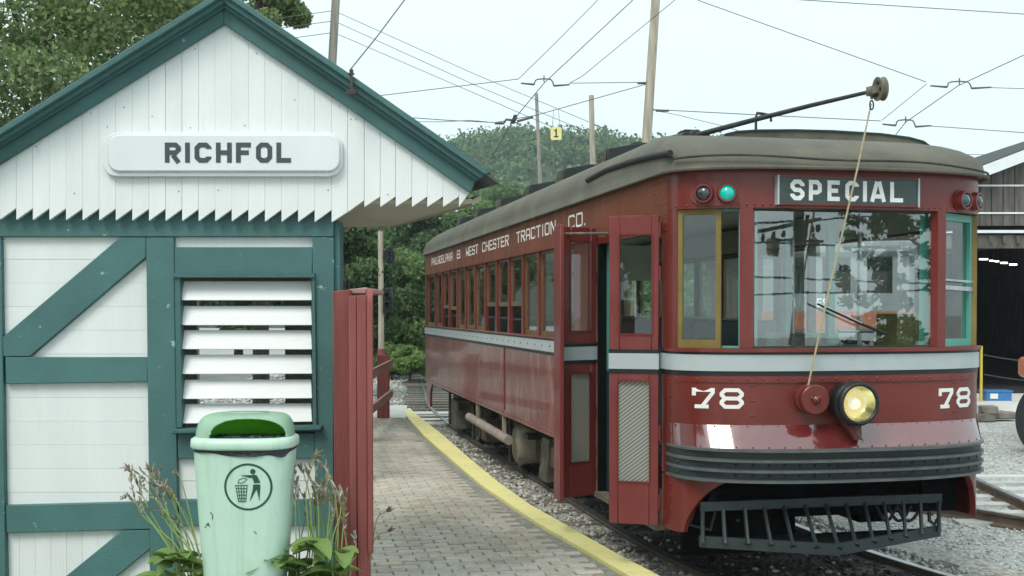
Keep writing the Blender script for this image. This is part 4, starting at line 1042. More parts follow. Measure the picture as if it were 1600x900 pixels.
MB().prism([a + nrm * .0 + Vector((0, 0, 2.19)), b + Vector((0, 0, 2.18)), b + Vector((0, 0, 2.21)), a + Vector((0, 0, 2.22))], nrm * .01).build('window_bar', M['steel'], car)
MB().prism([a + nrm * .0 + Vector((0, 0, 2.25)), b + Vector((0, 0, 2.24)), b + Vector((0, 0, 2.255)), a + Vector((0, 0, 2.265))], nrm * .01).build('window_bar', M['steel'], car)
# wiper
w0, w1 = on_front_plane(1277, 475, -.405), on_front_plane(1345, 506, -.405); w2 = on_front_plane(1385, 522, -.405)
wip = part('wiper', M['black'], MB().tube([w0, w1, w2], [.006, .009, .012], 6)); MB().tube([w0 + Vector((0, -.012, .006)), w1 + Vector((0, -.014, .005))], .005, 5).build('wiper_blade', M['steel'], wip)

# ---- destination sign
d0, d1 = on_front_plane(1217, 299, -DF - .012), on_front_plane(1434, 299, -DF - .012)
zt_, zb2 = on_front_plane(1325, 279, -DF - .012).z, on_front_plane(1325, 319, -DF - .012).z
ds = part('destination_sign', M['destination_dark'], MB().box(d0.x, d1.x, -DF - .010, -DF + .09, zb2, zt_))
mb = MB(); e = .012
for x0, x1, z0, z1 in ((d0.x - e, d0.x, zb2 - e, zt_ + e), (d1.x, d1.x + e, zb2 - e, zt_ + e)): MB().box(x0, x1, -DF - .02, -DF + .09, z0, z1).build('sign_trim', M['grey_strip'], ds)
mb = MB()
for z0, z1 in ((zb2 - e, zb2), (zt_, zt_ + e)): MB().box(d0.x, d1.x, -DF - .0195, -DF + .09, z0, z1).build('sign_trim', M['red'], ds)
lz0, lz1 = on_front_plane(1325, 314.5, -DF - .012).z, on_front_plane(1325, 282.5, -DF - .012).z
sps = [on_front_plane(x, 299, -DF - .012).x for x in (1235, 1257, 1264, 1284, 1293, 1312, 1321, 1342, 1348, 1355, 1360, 1384, 1391, 1411)]
lettering('SPECIaL', [(sps[2 * i], sps[2 * i + 1]) for i in range(7)], lz1 - lz0, .205, .14, lambda x, y, d_: Vector((x, -DF - .010 - d_, lz0 + y)), .002, None, 'lettering', M['letter_white'], ds)

# ---- numbers on the front panel
ARC = [(phi_of(v), *fpt(phi_of(v))) for v in np.linspace(.001, CW - .001, 400)]
def front_v_of_px(px, py):
    best = None
    for f, v, s_ in ARC:
        q = from_car((v, s_, 1.45)); x = 800 + F * q.x / q.y
        if f < 2.98 and (best is None or abs(x - px) < best[0]): best = (abs(x - px), v)
    return best[1]
def on_curve(v, z, d_, D=DF):
    f = phi_of(min(max(v, .0005), CW - .0005)); p = fpt(f, D); q0, q1 = fpt(max(0, f - .02), D), fpt(min(math.pi, f + .02), D)
    t = Vector((q1[0] - q0[0], q1[1] - q0[1], 0)).normalized(); nrm = Vector((t.y, -t.x, 0)); return Vector((p[0], p[1], z)) + nrm * d_, nrm, t
for xs, y0, y1 in (((1083, 1117, 1124, 1163), 638.5, 606.5), ((1467.5, 1490, 1495.5, 1516), 637, 606)):
    vv = [front_v_of_px(x, 620) for x in xs]
    p = on_curve((vv[0] + vv[3]) / 2, 1.45, 0)[0]; q = from_car(p)
    zz0 = P(800, y0, q.y).z; zz1 = P(800, y1, q.y).z; hh = zz1 - zz0
    for ch, v0, v1 in (('7', vv[0], vv[1]), ('8', vv[2], vv[3])):
        w_arc = sum((Vector(fpt(phi_of(v0 + (v1 - v0) * (k + 1) / 8))) - Vector(fpt(phi_of(v0 + (v1 - v0) * k / 8)))).length for k in range(8))
        lettering(ch, [(0, w_arc)], hh, .185, .17, (lambda x, y, d_, v0=v0, v1=v1, w_arc=w_arc: on_curve(v0 + (v1 - v0) * x / w_arc, zz0 + y, d_)[0]), .003, .2, 'number', M['letter_white'], car)
# ---- name on the letterboard, reading from the rear towards the door
def lb(x, y, d_): return Vector((-d_, x, 2.79 + y))
def lbspan(text, s0, s1): return [(a_, b_) for a_, b_ in even_spans(text, -s0, -s1, .3, {'I': .4, '.': .25})]
for text, s0, s1 in (('PHILADELPHIA', 11.35, 9.2), ('&', 8.78, 8.52), ('WEST', 8.02, 7.12), ('CHESTER', 6.82, 5.22), ('TRACTION', 4.80, 3.08), ('CO.', 2.60, 2.02)):
    lettering(text, lbspan(text, s0, s1), .122, (.145 if text != '&' else .16), .13, lambda x, y, d_: Vector((-d_, -x, 2.772 + y)), .004, None, 'lettering', M['letter_white'], car)

# ---- marker lights
def disk_at(name, m, v, z, r, prof, parent=car, D=DF, dz=0):
    p, nrm, t = on_curve(v, z, 0, D); return MB().lathe([(a * r, h) for a, h in prof], p, nrm, 24).build(name, m, parent)
zml = P(800, 303, 7.6).z
for xs, mats, yy in (((1100, 1134.5), ('lens_dark', 'lens_green'), 303), ((1499.5, 1519), ('lens_blue', 'lens_dark'), 313.5)):
    vs_ = [front_v_of_px(x, 303) for x in xs]; z = P(800, yy, from_car(on_curve(vs_[0], 0, 0)[0]).y).z
    mb = MB(); n = 20   # oval backing plate following the curve
    ring_ = []
    va, vb2 = vs_[0] - .075, min(vs_[1] + .075, CW - .03); vc, vr = (va + vb2) / 2, (vb2 - va) / 2
    for k in range(28):
        a_ = 2 * math.pi * k / 28; ring_.append((vc + vr * math.copysign(abs(math.cos(a_)) ** .8, math.cos(a_)), z + .082 * math.copysign(abs(math.sin(a_)) ** .6, math.sin(a_))))
    outer = [on_curve(v, zz, .010)[0] for v, zz in ring_]; inner = [on_curve(v, zz, -.01)[0] for v, zz in ring_]; cc = on_curve(vc, z, .013)[0]
    mb.add(outer + inner + [cc], [(k, (k + 1) % 28, 56) for k in range(28)] + [(k, k + 28, (k + 1) % 28 + 28, (k + 1) % 28) for k in range(28)]); bp = mb.build('marker_plate', M['red'], car)
    for v, mn in zip(vs_, mats):
        h = disk_at('marker_light', M['red'], v, z, .062, [(1.08, .0), (1.08, .02), (1.0, .03), (.98, .05), (.80, .05), (.80, .03)])
        disk_at('lens', M[mn], v, z, .055, [(.9, .028), (.86, .040), (.6, .054), (.3, .061), (.02, .063)], h)
        if mn == 'lens_green': h['label'] = 'lit green marker light'

# ---- headlight and trolley retriever
hv = 1.255; hp, hn, ht = on_curve(front_v_of_px(1318, 631), P(800, 633, 7.35).z, 0)
ax = (hn + Vector((.0, 0, 0))).normalized()
rH = 35.5 * 7.25 / F
hl = part('headlight', M['black'], MB().lathe([(rH * .80, -.02), (rH * .92, .03), (rH * .96, .10), (rH * .98, .125), (rH * 1.02, .13), (rH * 1.02, .17), (rH * .95, .175), (rH * .93, .19), (rH, .195), (rH, .215), (rH * .93, .228), (rH * .82, .228), (rH * .80, .21)], hp, ax, 40, True, False))
MB().lathe([(rH * .80, .212), (rH * .70, .185), (rH * .5, .14), (rH * .3, .105), (rH * .1, .09), (.002, .088)], hp, ax, 36, True, False).build('reflector', M['reflector'], hl)
MB().lathe([(.004, .092), (rH * .22, .10), (rH * .30, .125), (rH * .24, .15), (rH * .1, .162), (.003, .165)], hp + Vector((.01, 0, -.005)), ax, 20).build('bulb', M['bulb'], hl)
MB().lathe([(rH * .82, .220), (rH * .6, .226), (.003, .230)], hp, ax, 36, True, False).build('lens', make_glass('headlight_glass', (.97, .97, .93), .05), hl)
c_ = hp - Vector((0, 0, rH))
MB().prism([c_ + Vector((-.06, -.005, .05)), c_ + Vector((.07, -.005, .05)), c_ + Vector((.06, -.04, -.10)), c_ + Vector((.01, -.04, -.10))], (0, -.10, 0)).build('headlight_bracket', M['red'], hl)
mb = MB(); ct = [c_ + Vector((.03 + .015 * math.sin(k * 1.1), -.15 - .004 * k, .03 - .018 * k)) for k in range(9)]; mb.tube(ct, .006, 6); mb.build('chain', M['dirty'], hl)
rp, rn, _ = on_curve(front_v_of_px(1262, 626), P(800, 626.5, 7.38).z, 0); rr_ = 24 * 7.3 / F
rt = part('trolley_retriever', M['red'], MB().lathe([(rr_ * .98, -.01), (rr_, .0), (rr_, .03), (rr_ * .80, .034), (rr_ * .80, .085), (rr_ * 1.0, .09), (rr_ * 1.0, .125), (rr_ * .94, .13)], rp, rn, 32))
MB().lathe([(rr_ * .28, .131), (rr_ * .28, .15), (rr_ * .2, .155), (rr_ * .1, .165)], rp, rn, 12).build('hub', M['red'], rt)
mb = MB()
for k in range(3):
    a_ = 2.1 * k + .4; u = rn.cross(Vector((0, 0, 1))); q = rp + (u * math.cos(a_) + Vector((0, 0, 1)) * math.sin(a_)) * rr_ * .33; mb.lathe([(.008, .13), (.008, .142), (.003, .145)], q, rn, 6)
mb.build('bolt', M['dirty'], rt)

# ---- fender (lifeguard) below the bumper
ft0, ft1 = on_front_plane(1095, 790, -.30), on_front_plane(1470, 783, -.30); zt2 = .75
fb0, fbm, fb1 = on_front_plane(1095, 848, -.30), on_front_plane(1308, 858, -.62), on_front_plane(1470, 841, -.30)
ft0.z = ft1.z = zt2
fb0.z = .515; fb1.z = .515; fbm.z = .49
fen_c = part('fender', M['bumper'], MB().box(ft0.x, ft1.x, -.315, -.285, zt2 - .03, zt2 + .03).prism([(fb0.x, fb0.y, fb0.z - .035), (fbm.x, fbm.y, fbm.z - .035), (fb1.x, fb1.y, fb1.z - .035), (fb1.x, fb1.y + .03, fb1.z - .035), (fbm.x, fbm.y + .03, fbm.z - .035), (fb0.x, fb0.y + .03, fb0.z - .035)], (0, 0, .075)))
MB().prism([(fb0.x, fb0.y + .01, fb0.z + .0), (fbm.x, fbm.y + .03, fbm.z + .0), (fb1.x, fb1.y + .01, fb1.z + .0), (fb1.x, fb1.y + .07, fb1.z), (fb0.x, fb0.y + .07, fb0.z)], (0, 0, .012)).build('fender_shelf', M['recess_shade'], fen_c)
tops = [1098, 1130, 1164, 1194, 1225, 1258, 1291, 1322, 1351, 1381, 1411, 1438, 1467]
bots = [1098, 1133, 1169, 1205, 1240, 1277, 1311, 1338, 1365, 1391, 1415, 1440, 1467]
for tx, bx in zip(tops, bots):
    a_ = on_front_plane(tx, 790, -.31); f_ = min(1, max(0, (bx - 1095) / 213)) if bx < 1308 else min(1, max(0, (1470 - bx) / 162))
    sdep = -.31 - .31 * f_; b_ = on_front_plane(bx, 850, sdep); b_.z = .52 - .025 * f_; a_.z = zt2 - .02
    e1 = Vector((.016, 0, 0))
    mid = a_.lerp(b_, .86)
    MB().tube([a_, a_.lerp(b_, .1), mid, b_], [.018, .014, .014, .024], 6).build('fender_slat', M['bumper'], fen_c)
for vx in (ft0.x + .1, ft1.x - .1): MB().box(vx - .03, vx + .03, -.28, -.22, zt2, 1.0).build('fender_hanger', M['recess_shade'], fen_c)
mb = MB()
for (x_, y_, w_) in ((1385, 800, 16), (1420, 806, 20), (1405, 803, 18)):
    c0 = on_front_plane(x_ - w_, 790, -.1); pts_ = [on_front_plane(x_ - w_ + 2 * w_ * k / 10, 790 + 24 * math.sin(math.pi * k / 10), -.1) for k in range(11)]; mb.tube(pts_, .012, 6)
part('air_hose', M['blackish'], mb); mb = MB()
hk = on_front_plane(1452, 800, -.1); mb.tube([hk, hk + Vector((0, 0, -.06)), hk + Vector((.04, 0, -.09)), hk + Vector((.07, 0, -.05))], .014, 6); part('coupler_hook', M['blackish'], mb); mb = MB(); mb.tube([on_front_plane(1085, 795, -.1), on_front_plane(1078, 820, -.1), on_front_plane(1110, 828, -.1), on_front_plane(1117, 800, -.1)], .012, 6)
part('air_hose', M['blackish'], mb)
part('end_sill', M['recess_shade'], MB().box(.16, CW - .16, -.10, .10, .62, ZB0 - .02)); part('end_plate', M['recess_shade'], MB().box(.16, 1.0, .101, .16, .34, .80))  # black sheets stand for the deep shade below the bumper

# ---- underframe, trucks
part('underframe', M['recess_shade'], MB().box(.25, CW - .25, .0, SEND - .1, .70, .86).box(.55, .75, .2, SEND - .3, .5, .699).box(CW - .75, CW - .55, .2, SEND - .3, .5, .699))
part('floor', M['floor_dark'], MB().box(.05, CW - .05, 1.72, SEND - .06, .92, .96).box(.55, CW - .05, .0, 1.719, .92, .955))
part('step', M['dirty'], MB().box(-.04, .55, S_D0 + .02, S_D1 - .02, .52, .56).box(.30, .55, S_D0 + .02, S_D1 - .02, .56, .74))
def truck(s_c, half=.95):
    t = part('truck', M['dirty'], MB().box(.42, .52, s_c - half - .35, s_c + half + .35, .50, .64).box(CW - .52 - .18, CW - .42 - .18, s_c - half - .35, s_c + half + .35, .50, .64).box(.52, CW - .70, s_c - .2, s_c + .2, .42, .66))
    for ds_ in (-half, half):
        for v, out_ in ((.36, -1), (.36 + GAUGE - .03, 1)):
            rw = .33
            w = MB().lathe([(rw, .0), (rw, .10), (rw + .03, .105), (rw + .03, .135), (rw * .85, .135), (rw * .8, .09), (rw * .3, .07), (.07, .0)], (v, s_c + ds_, RAILZ + rw), (-out_, 0, 0), 36).build('wheel', M['dirty'], t)
            MB().lathe([(rw * .86, -.001), (rw * .84, .02), (rw * .3, .03), (.09, -.03), (.02, -.035)], (v, s_c + ds_, RAILZ + rw), (-out_, 0, 0), 28).build('wheel_web', M['blackish'], w)
        MB().box(.30, .46, s_c + ds_ - .13, s_c + ds_ + .13, .36, .60).build('axle_box', M['dirty'], t, .02)
        MB().tube([(.4, s_c + ds_, RAILZ + .33), (1.95, s_c + ds_, RAILZ + .33)], .06, 10).build('axle', M['blackish'], t)
    MB().lathe([(.10, -.2), (.10, .2)], (.45, s_c, .55), (0, 0, 1), 14).build('spring', M['blackish'], t)
truck(5.35); truck(10.15)
# equipment hanging along the left side
def onrail(px, py, z): q = to_car(G(px, py, z)); return q
q = onrail(850, 757, .16)
part('sand_box', M['dirty'], MB().prism([(q.x - .02, q.y - .16, .2), (q.x + .1, q.y - .16, .2), (q.x + .18, q.y - .16, .66), (q.x + .02, q.y - .16, .66)], (0, .34, 0)), bevel=.01)
dq = on_side_plane(810, 694, .20)
part('air_reservoir', M['drum'], MB().lathe([(.02, -.012), (.17, -.006), (.205, .012), (.225, .05), (.225, .34), (.20, .38), (.05, .39)], (.16, dq.y, dq.z), (1, 0, 0), 36), label='pale dusty round tank end')
pA, pB = on_side_plane(733, 651, .02), on_side_plane(795, 688, .02)
part('hanging_pipe', M['pipe'], MB().tube([pA, pB], .055, 14))
for f_ in (.25, .9):
    pt = pA.lerp(pB, f_); part('pipe_hanger', M['pipe'], MB().box(pt.x - .02, pt.x + .02, pt.y - .02, pt.y + .02, pt.z - .05, ZSK + .02))
for px_, pw, zb3, zt3, nm in ((712, .5, .22, .66, 'equipment_box'), (760, .34, .30, .60, 'battery_box')):
    q = on_side_plane(px_, 660, .2); part(nm, M['dirty'], MB().box(.16, .6, q.y - pw / 2, q.y + pw / 2, zb3, zt3), bevel=.015)
for px_ in (742, 800, 705):
    q = on_side_plane(px_, 660, .12); part('hanger_rod', M['blackish'], MB().tube([(.1, q.y, .28), (.1, q.y, .8)], .022, 8))
mb = MB()
for k in range(34):
    s_ = random.uniform(2, 11.6); v = random.uniform(.12, .8); w = random.uniform(.04, .16); z = random.uniform(.42, .68); mb.box(v, v + w, s_, s_ + random.uniform(.06, .35), z, z + random.uniform(.05, .18))
tag(part('under_gear', M['blackish'], mb), kind='stuff')

# ---- roof
EAVE_OUT = .035; HR = .485; SPN = 3.5
def roof_h(u, n_): return HR * (max(0, 1 - u ** n_)) ** (1 / n_)
per = []
for i in range(25): s_ = CLEN - (CLEN) * i / 24; per.append((-EAVE_OUT, s_, 2.55))
fr = phis(n=44)[1:-1]
for f in fr: v, s_ = fpt(f, DF + .05, -EAVE_OUT); per.append((v, s_, 2.55 - .42 * math.sin(f)))
for i in range(25): s_ = CLEN * i / 24; per.append((CW + EAVE_OUT, s_, 2.55))
for f in fr: v, s_ = fpt(math.pi - f, DF + .05, -EAVE_OUT); per.append((v, CLEN - s_, 2.55 - .45 * math.sin(f)))
rows = []
NR = 14
for j in range(NR + 1):
    ang_ = j / NR * math.pi / 2; u = math.cos(ang_); row = []
    for v, s_, n_ in per:
        cs2 = min(max(s_, SPN), CLEN - SPN); g_ = 1 - u
        zz = ZE + .004 + roof_h(u, n_); row.append((v + (CW / 2 - v) * g_, s_ + (cs2 - s_) * g_, zz))
    rows.append(row)
mb = MB(); mb.grid([[(p[0], p[1], ZE + .004) for p in rows[0]]] + rows, True)
roof = part('roof', M['roof'], mb)
lip = [Vector((v, s_, ZE + .001)) for v, s_, n_ in per]
MB().tube(lip + [lip[0]], .011, 6, False).build('roof_lip', M['roof'], roof)
MB().grid([[(v, s_, ZE + .002) for v, s_, n_ in per], [(CW / 2 + (v - CW / 2) * .9, max(.1, min(CLEN - .1, s_)), ZE - .0) for v, s_, n_ in per]], True).build('roof_eave', M['brown_letterboard'], roof)
def roof_z(v, s_):
    u = abs(v - CW / 2) / (CW / 2 + EAVE_OUT); w = max(0, (SPN - s_) / (SPN + DF + .05)); u = min(1, (u ** 2.6 + w ** 2.6) ** (1 / 2.6))
    return ZE + roof_h(u, 2.0 if w > .7 else 2.3)
# moulding along the roof above the door, and wire round the front
pts_ = []
for px_, py_ in ((920, 284), (950, 268), (985, 256), (1020, 247), (1050, 242)):
    for q_ in range(80):
        v_ = -.044 + .01 * q_; p_ = on_side_plane(px_, py_, v_); g_ = (v_ + EAVE_OUT) / (CW / 2 + EAVE_OUT)
        if p_.z <= ZE + roof_h(1 - g_, 2.55): break
    pts_.append(p_ + Vector((-.012, 0, .012)))
MB().tube(pts_, .022, 8).build('roof_moulding', M['vent_black'], roof)
pts_ = []
for f in phis(.03, CW - .02, 40):
    v, s_ = fpt(f, DF + .058, -.05); pts_.append((v, s_, ZE + .075 - .045 * (v / CW) + .008 * math.sin(v * 5)))
MB().tube(pts_, .008, 6).build('roof_wire', M['blackish'], roof)
tag(MB().tube([fpt(f, DF + .055, -.05) + (ZE - .004,) for f in phis(n=40)], .012, 6).build('roof_gutter', M['roof'], roof))
# trolley board on top
bprof = [on_front_plane(x, y, 1.0) for x, y in ((1126, 216), (1133, 208.5), (1150, 204.5), (1180, 202.5), (1240, 202), (1300, 203.5), (1375, 208), (1420, 214), (1442, 220), (1453, 228))]
def arch(z_hi, th, grow):
    mb = MB(); rows = [[(p.x, 1.0 - grow, p.z + z_hi - th), (p.x, 1.0 - grow, p.z + z_hi), (p.x, 2.3, p.z + z_hi + .03), (p.x, 2.3, p.z + z_hi - th + .03)] for p in bprof]
    mb.grid(rows, True, False); mb.f += [(0, 1, 2, 3), (39, 38, 37, 36)]; mb.sm += [False, False]; return mb
part('roof_board', M['deep_green'], arch(0, .011, .015), roof)
part('roof_board_support', M['roof'], arch(-.0115, .11, 0), roof)
# ventilators
for i, s_ in enumerate((3.0, 4.55, 6.2, 7.9, 9.6, 11.2)):
    v0, v1 = .42, .92; z0, z1 = roof_z(v0, s_) - .03, roof_z(v0, s_) + .16; l_ = .34
    mb = MB().prism([(v0, s_ - l_ / 2, z0), (v1, s_ - l_ / 2, z0 + .02), (v1, s_ - l_ / 2, z1 + .035), (v0 + .3, s_ - l_ / 2, z1 + .055), (v0 + .02, s_ - l_ / 2, z1)], (0, l_, 0))
    vt = mb.build('ventilator', M['vent_black'], roof, .006)
    mb = MB()
    for k in range(5): mb.box(v0 - .006, v0 - .001, s_ - l_ / 2 + .02 + k * .065, s_ - l_ / 2 + .035 + k * .065, z0 + .03, z1 - .01)
    for k in range(3): mb.box(v0 - .0065, v0 - .0015, s_ - l_ / 2 + .02, s_ + l_ / 2 - .02, z0 + .04 + k * .035, z0 + .05 + k * .035)
    mb.build('ventilator_grille', M['dirty'], vt)

# ---- trolley pole, hooked down over the front
vc = CW / 2
pt = [on_front_plane(1083, 213, 2.55), on_front_plane(1130, 200, 1.9), on_front_plane(1183, 186, 1.18), on_front_plane(1270, 164, .2), on_front_plane(1360, 143, -.62)]
for p in pt: pass
base = pt[0]
pole = part('trolley_pole', M['blackish'], MB().tube(pt, [.026, .023, .020, .016, .0125], 12))
tip = pt[-1]; pd = (pt[-1] - pt[-2]).normalized()
MB().tube([tip - pd * .03, tip + pd * .01, tip + pd * .045], [.018, .036, .026], 12).build('wheel_harp', M['dirty'], pole)
wcen = on_front_plane(1375.5, 139, -.70); rw = 18.6 * from_car(wcen).y / F
wax = Vector((.99, -.08, .06)).normalized()
MB().lathe([(.02, -.016), (rw * .5, -.014), (rw * .6, -.019), (rw, -.022), (rw * 1.0, -.016), (rw * .80, -.003), (rw * .80, .003), (rw, .016), (rw, .022), (rw * .6, .019), (.02, .016)], wcen, wax, 32).build('trolley_wheel', M['wheel_bronze'], pole)
for sg in (-1, 1):
    mb = MB(); mb.prism([tip + Vector((0, 0, .03)), tip + Vector((0, 0, -.03)), wcen + Vector((0, 0, -.022)), wcen + Vector((0, 0, .022))], wax * .03 * sg); mb.build('harp_arm', M['dirty'], pole)
for a_ in (.9, 2.5, 4.1, 5.7):
    u_ = wax.orthogonal().normalized(); w_ = wax.cross(u_); MB().lathe([(rw * .17, -.0225), (rw * .17, .0225)], wcen + (u_ * math.cos(a_) + w_ * math.sin(a_)) * rw * .52, wax, 12).build('wheel_opening', M['black'], pole)
hkp = pt[2]
part('pole_hook', M['blackish'], MB().tube([hkp + Vector((-.01, 0, -.13)), hkp + Vector((-.01, 0, .01)), hkp + Vector((.0, 0, .05)), hkp + Vector((.05, 0, .045)), hkp + Vector((.11, -.02, .03)), hkp + Vector((.11, -.02, -.02))], .011, 7), roof)
# pole base
mb = MB().box(base.x - .2, base.x + .28, base.y - .1, base.y + .9, base.z - .09, base.z - .04).tube([base + Vector((-.12, -.15, -.03)), base + Vector((-.12, .75, .03))], .045, 10).tube([base + Vector((.1, -.05, .0)), base + Vector((.1, .75, .04))], .045, 10).tube([base + Vector((0, -.1, 0)), base + Vector((0, .3, .0))], .05, 10)
mb.box(base.x - .06, base.x + .06, base.y + .05, base.y + .25, base.z - .05, base.z + .07)
mb.box(base.x - .3, base.x + .45, base.y + .8, base.y + .92, base.z + .01, base.z + .05)
part('pole_base', M['blackish'], mb, roof)
# rope
r0 = on_front_plane(1362, 158, -.66); r1 = on_front_plane(1340, 262, -.60); r2 = on_front_plane(1296, 450, -.54); r3 = rp + rn * .06 + Vector((-.035, -.01, .06))
rope = part('pole_rope', M['rope'], MB().tube([r0 + (r1 - r0) * .04, r1, r2, r3], [.0055, .0065, .0065, .0065], 7), pole)
mb = MB(); ring_ = [r0 + Vector((.013 * math.sin(a_), 0, -.025 + .03 * math.cos(a_))) for a_ in [2 * math.pi * k / 12 for k in range(13)]]; mb.tube(ring_, .005, 6, False); mb.tube([r0 + Vector((0, 0, .015)), r0 + Vector((.005, 0, .05))], .01, 6)
mb.build('rope_clip', M['black'], pole)

# ---- open folding doors
def door_leaf(hinge_s, ang_, w, z0, z1, up, low, lab):
    lf = MB(); t = .045
    xs = (0, up[0], up[1], w)
    def bx(x0, x1, za, zb): lf.box(x0, x1, -t / 2, t / 2, za, zb)
    bx(0, up[0], z0, z1); bx(up[1], w, z0, z1)
    bx(up[0], up[1], ZS1 - .06, up[2]); bx(up[0], up[1], up[3], z1)
    lf.v = []; lf.f = []; lf.sm = []
    zm = (low[3] + up[2]) / 2
    bx(0, up[0], zm, z1); bx(up[1], w, zm, z1); bx(up[0], up[1], zm, up[2]); bx(up[0], up[1], up[3], z1)
    bx(0, low[0], z0, zm - .0005); bx(low[1], w, z0, zm - .0005); bx(low[0], low[1], z0, low[2]); bx(low[0], low[1], low[3], zm - .0005)
    o = lf.build('door_leaf', M['red_door'], car, .004); o.location = (-.025, hinge_s, 0); o.rotation_euler = (0, 0, ang_); o['label'] = lab
    MB().box(up[0], up[1], -.004, .004, up[2], up[3]).build('door_glass', M['glass'], o)
    MB().box(low[0], low[1], -.004, .004, low[2], low[3]).build('door_mesh_panel', M['mesh'], o)
    for (x0, x1, za, zb), e in (((up[0], up[1], up[2], up[3]), .012), ((low[0], low[1], low[2], low[3]), .010)):
        mb = MB(); y0, y1 = -t / 2 - .006, t / 2 + .006
        mb.box(x0 - e, x0, y0, y1, za, zb).box(x1, x1 + e, y0, y1, za, zb).box(x0 - e, x1 + e, y0, y1, za - e, za).box(x0 - e, x1 + e, y0, y1, zb, zb + e)
        mb.build('glazing_bead', M['red'], o)
    MB().box(-.002, w + .002, -t / 2 - .008, t / 2 + .008, ZS0 - .005, ZS1 - .005).build('door_stripe', M['grey_strip'], o)
    MB().box(-.001, w + .001, -t / 2 - .005, t / 2 + .005, ZS0 - .035, ZS0 - .0051).box(-.001, w + .001, -t / 2 - .005, t / 2 + .005, ZS1 - .0049, ZS1 + .022).build('door_stripe_edge', M['black'], o)
    mb = MB()
    for zz in (z0 + .16, 1.2, 2.3, z1 - .1): mb.tube([(0, 0, zz - .05), (0, 0, zz + .05)], .018, 8)
    mb.build('hinge', M['red'], o)
    return o
door_leaf(.085, math.atan2(.474, -.880), .345, .565, 2.70, (.05, .272, 1.885, 2.565), (.065, .282, .86, 1.555), 'front door leaf folded outwards beside the front corner')
door_leaf(1.675, math.atan2(-.40, -.894), .345, .53, 2.72, (.06, .27, 1.88, 2.60), (.06, .27, .81, 1.53), 'rear door leaf folded outwards by the side windows')
o = part('door_edge_leaf', M['red_door'], MB().box(-.405, -.372, 1.36, 1.56, .53, 2.72), bevel=.004); o['label'] = 'inner leaf folded back behind the rear door leaf'
o.location = (0, -.02, 0)
part('door_arm', M['dirty'], MB().tube([(-.32, 1.52, 2.66), (.1, 1.35, 2.66)], .012, 8))
# doorway interior
part('door_jamb', M['recess_shade'], MB().box(-.004, .059, S_D1 - .045, S_D1 + .001, .56, ZLB - .05), label='dark edge of the rear door opening'); part('door_jamb', M['teal_inside'], MB().box(.06, .14, S_D1 - .16, S_D1 + .05, 1.55, ZLB - .05)); part('door_jamb', M['deep_green'], MB().box(.06, .14, S_D1 - .16, S_D1 + .05, .56, 1.549), label='dark green lower half')
part('door_jamb', M['deep_green'], MB().box(.06, .62, S_D1 + .06, S_D1 + .10, .74, ZS1), label='dark green wall beside the steps')
part('step_riser', M['deep_green'], MB().box(.551, .58, S_D0, S_D1, .56, .92))
part('grab_pole', M['steel'], MB().tube([(.32, .9, .74), (.32, .9, 2.7)], .018, 10)); g0, g1 = on_side_plane(940, 480, .45), on_side_plane(956, 480, .45); part('inner_post', M['teal_inside'], MB().box(.45, .49, g0.y, g1.y, 1.56, 2.75)); part('inner_post', M['deep_green'], MB().box(.45, .49, g0.y + .05, g1.y, .75, 1.559), label='dark green lower half of the post')

# ---- interior
part('ceiling', M['cream_inside'], MB().box(.06, CW - .06, .0, SEND - .06, ZE - .06, ZE - .03))
part('bulkhead', M['shadow_wood'], MB().box(.08, CW - .08, SEND - .1, SEND - .06, .96, ZE - .07))
part('ad_rack', M['cream_inside'], MB().box(.07, .09, 1.8, SEND - .2, ZLB + .02, ZE - .08).box(CW - .09, CW - .07, .3, SEND - .2, ZLB + .02, ZE - .08))
for i in range(10):
    s_ = 2.55 + i * .88
    for v in (.10, CW - .98):
        part('seat', M['seat'], MB().box(v, v + .88, s_ - .02, s_ + .42, 1.30, 1.42).box(v, v + .88, s_ + .42, s_ + .52, 1.36, 1.95 + (i % 3) * .01).box(v + .05, v + .83, s_, s_ + .4, .96, 1.299), bevel=.02)
for v in (.18, .62, 1.72, 2.12): part('interior_post', M['teal_inside'], MB().box(v - .03, v + .03, 1.72, 1.78, .96, ZE - .065))
part('partition', M['teal_inside'], MB().box(CW - .75, CW - .08, 1.785, 1.82, .96, 1.85)); part('grab_pole', M['steel'], MB().tube([(1.50, 1.2, .96), (1.50, 1.2, ZE - .06)], .016, 10)); part('grab_pole', M['steel'], MB().tube([(1.82, .7, .96), (1.82, .7, ZE - .06)], .016, 10))
ca, cb = on_front_plane(1402, 490, .12), on_front_plane(1452, 534, .12)
part('console', M['olive_wood'], MB().box(ca.x, cb.x, .12, .42, 1.0, ca.z), bevel=.01)
part('controller', M['blackish'], MB().lathe([(.16, 1.0), (.16, 1.80), (.13, 1.86), (.04, 1.88)], (1.02, .1, 0), (0, 0, 1), 20))
part('brake_handle', M['steel'], MB().tube([on_front_plane(1310, 517, .05), on_front_plane(1365, 517, .05)], .014, 8))
part('dash', M['teal_inside'], sweep(MB(), [(DF - .06, .06, 1.2), (DF - .06, .06, 1.75), (DF - .09, .09, 1.75), (DF - .09, .09, 1.2)], phis()))
for v in (V1, V2): part('inside_post', M['teal_inside'], fpost(v - .05, v + .05, ZP0, ZFW - .002, .11, -.062))
part('mirror_board', M['cream_inside'], MB().box(.1, .6, 2.0, 2.03, 2.3, 2.6))
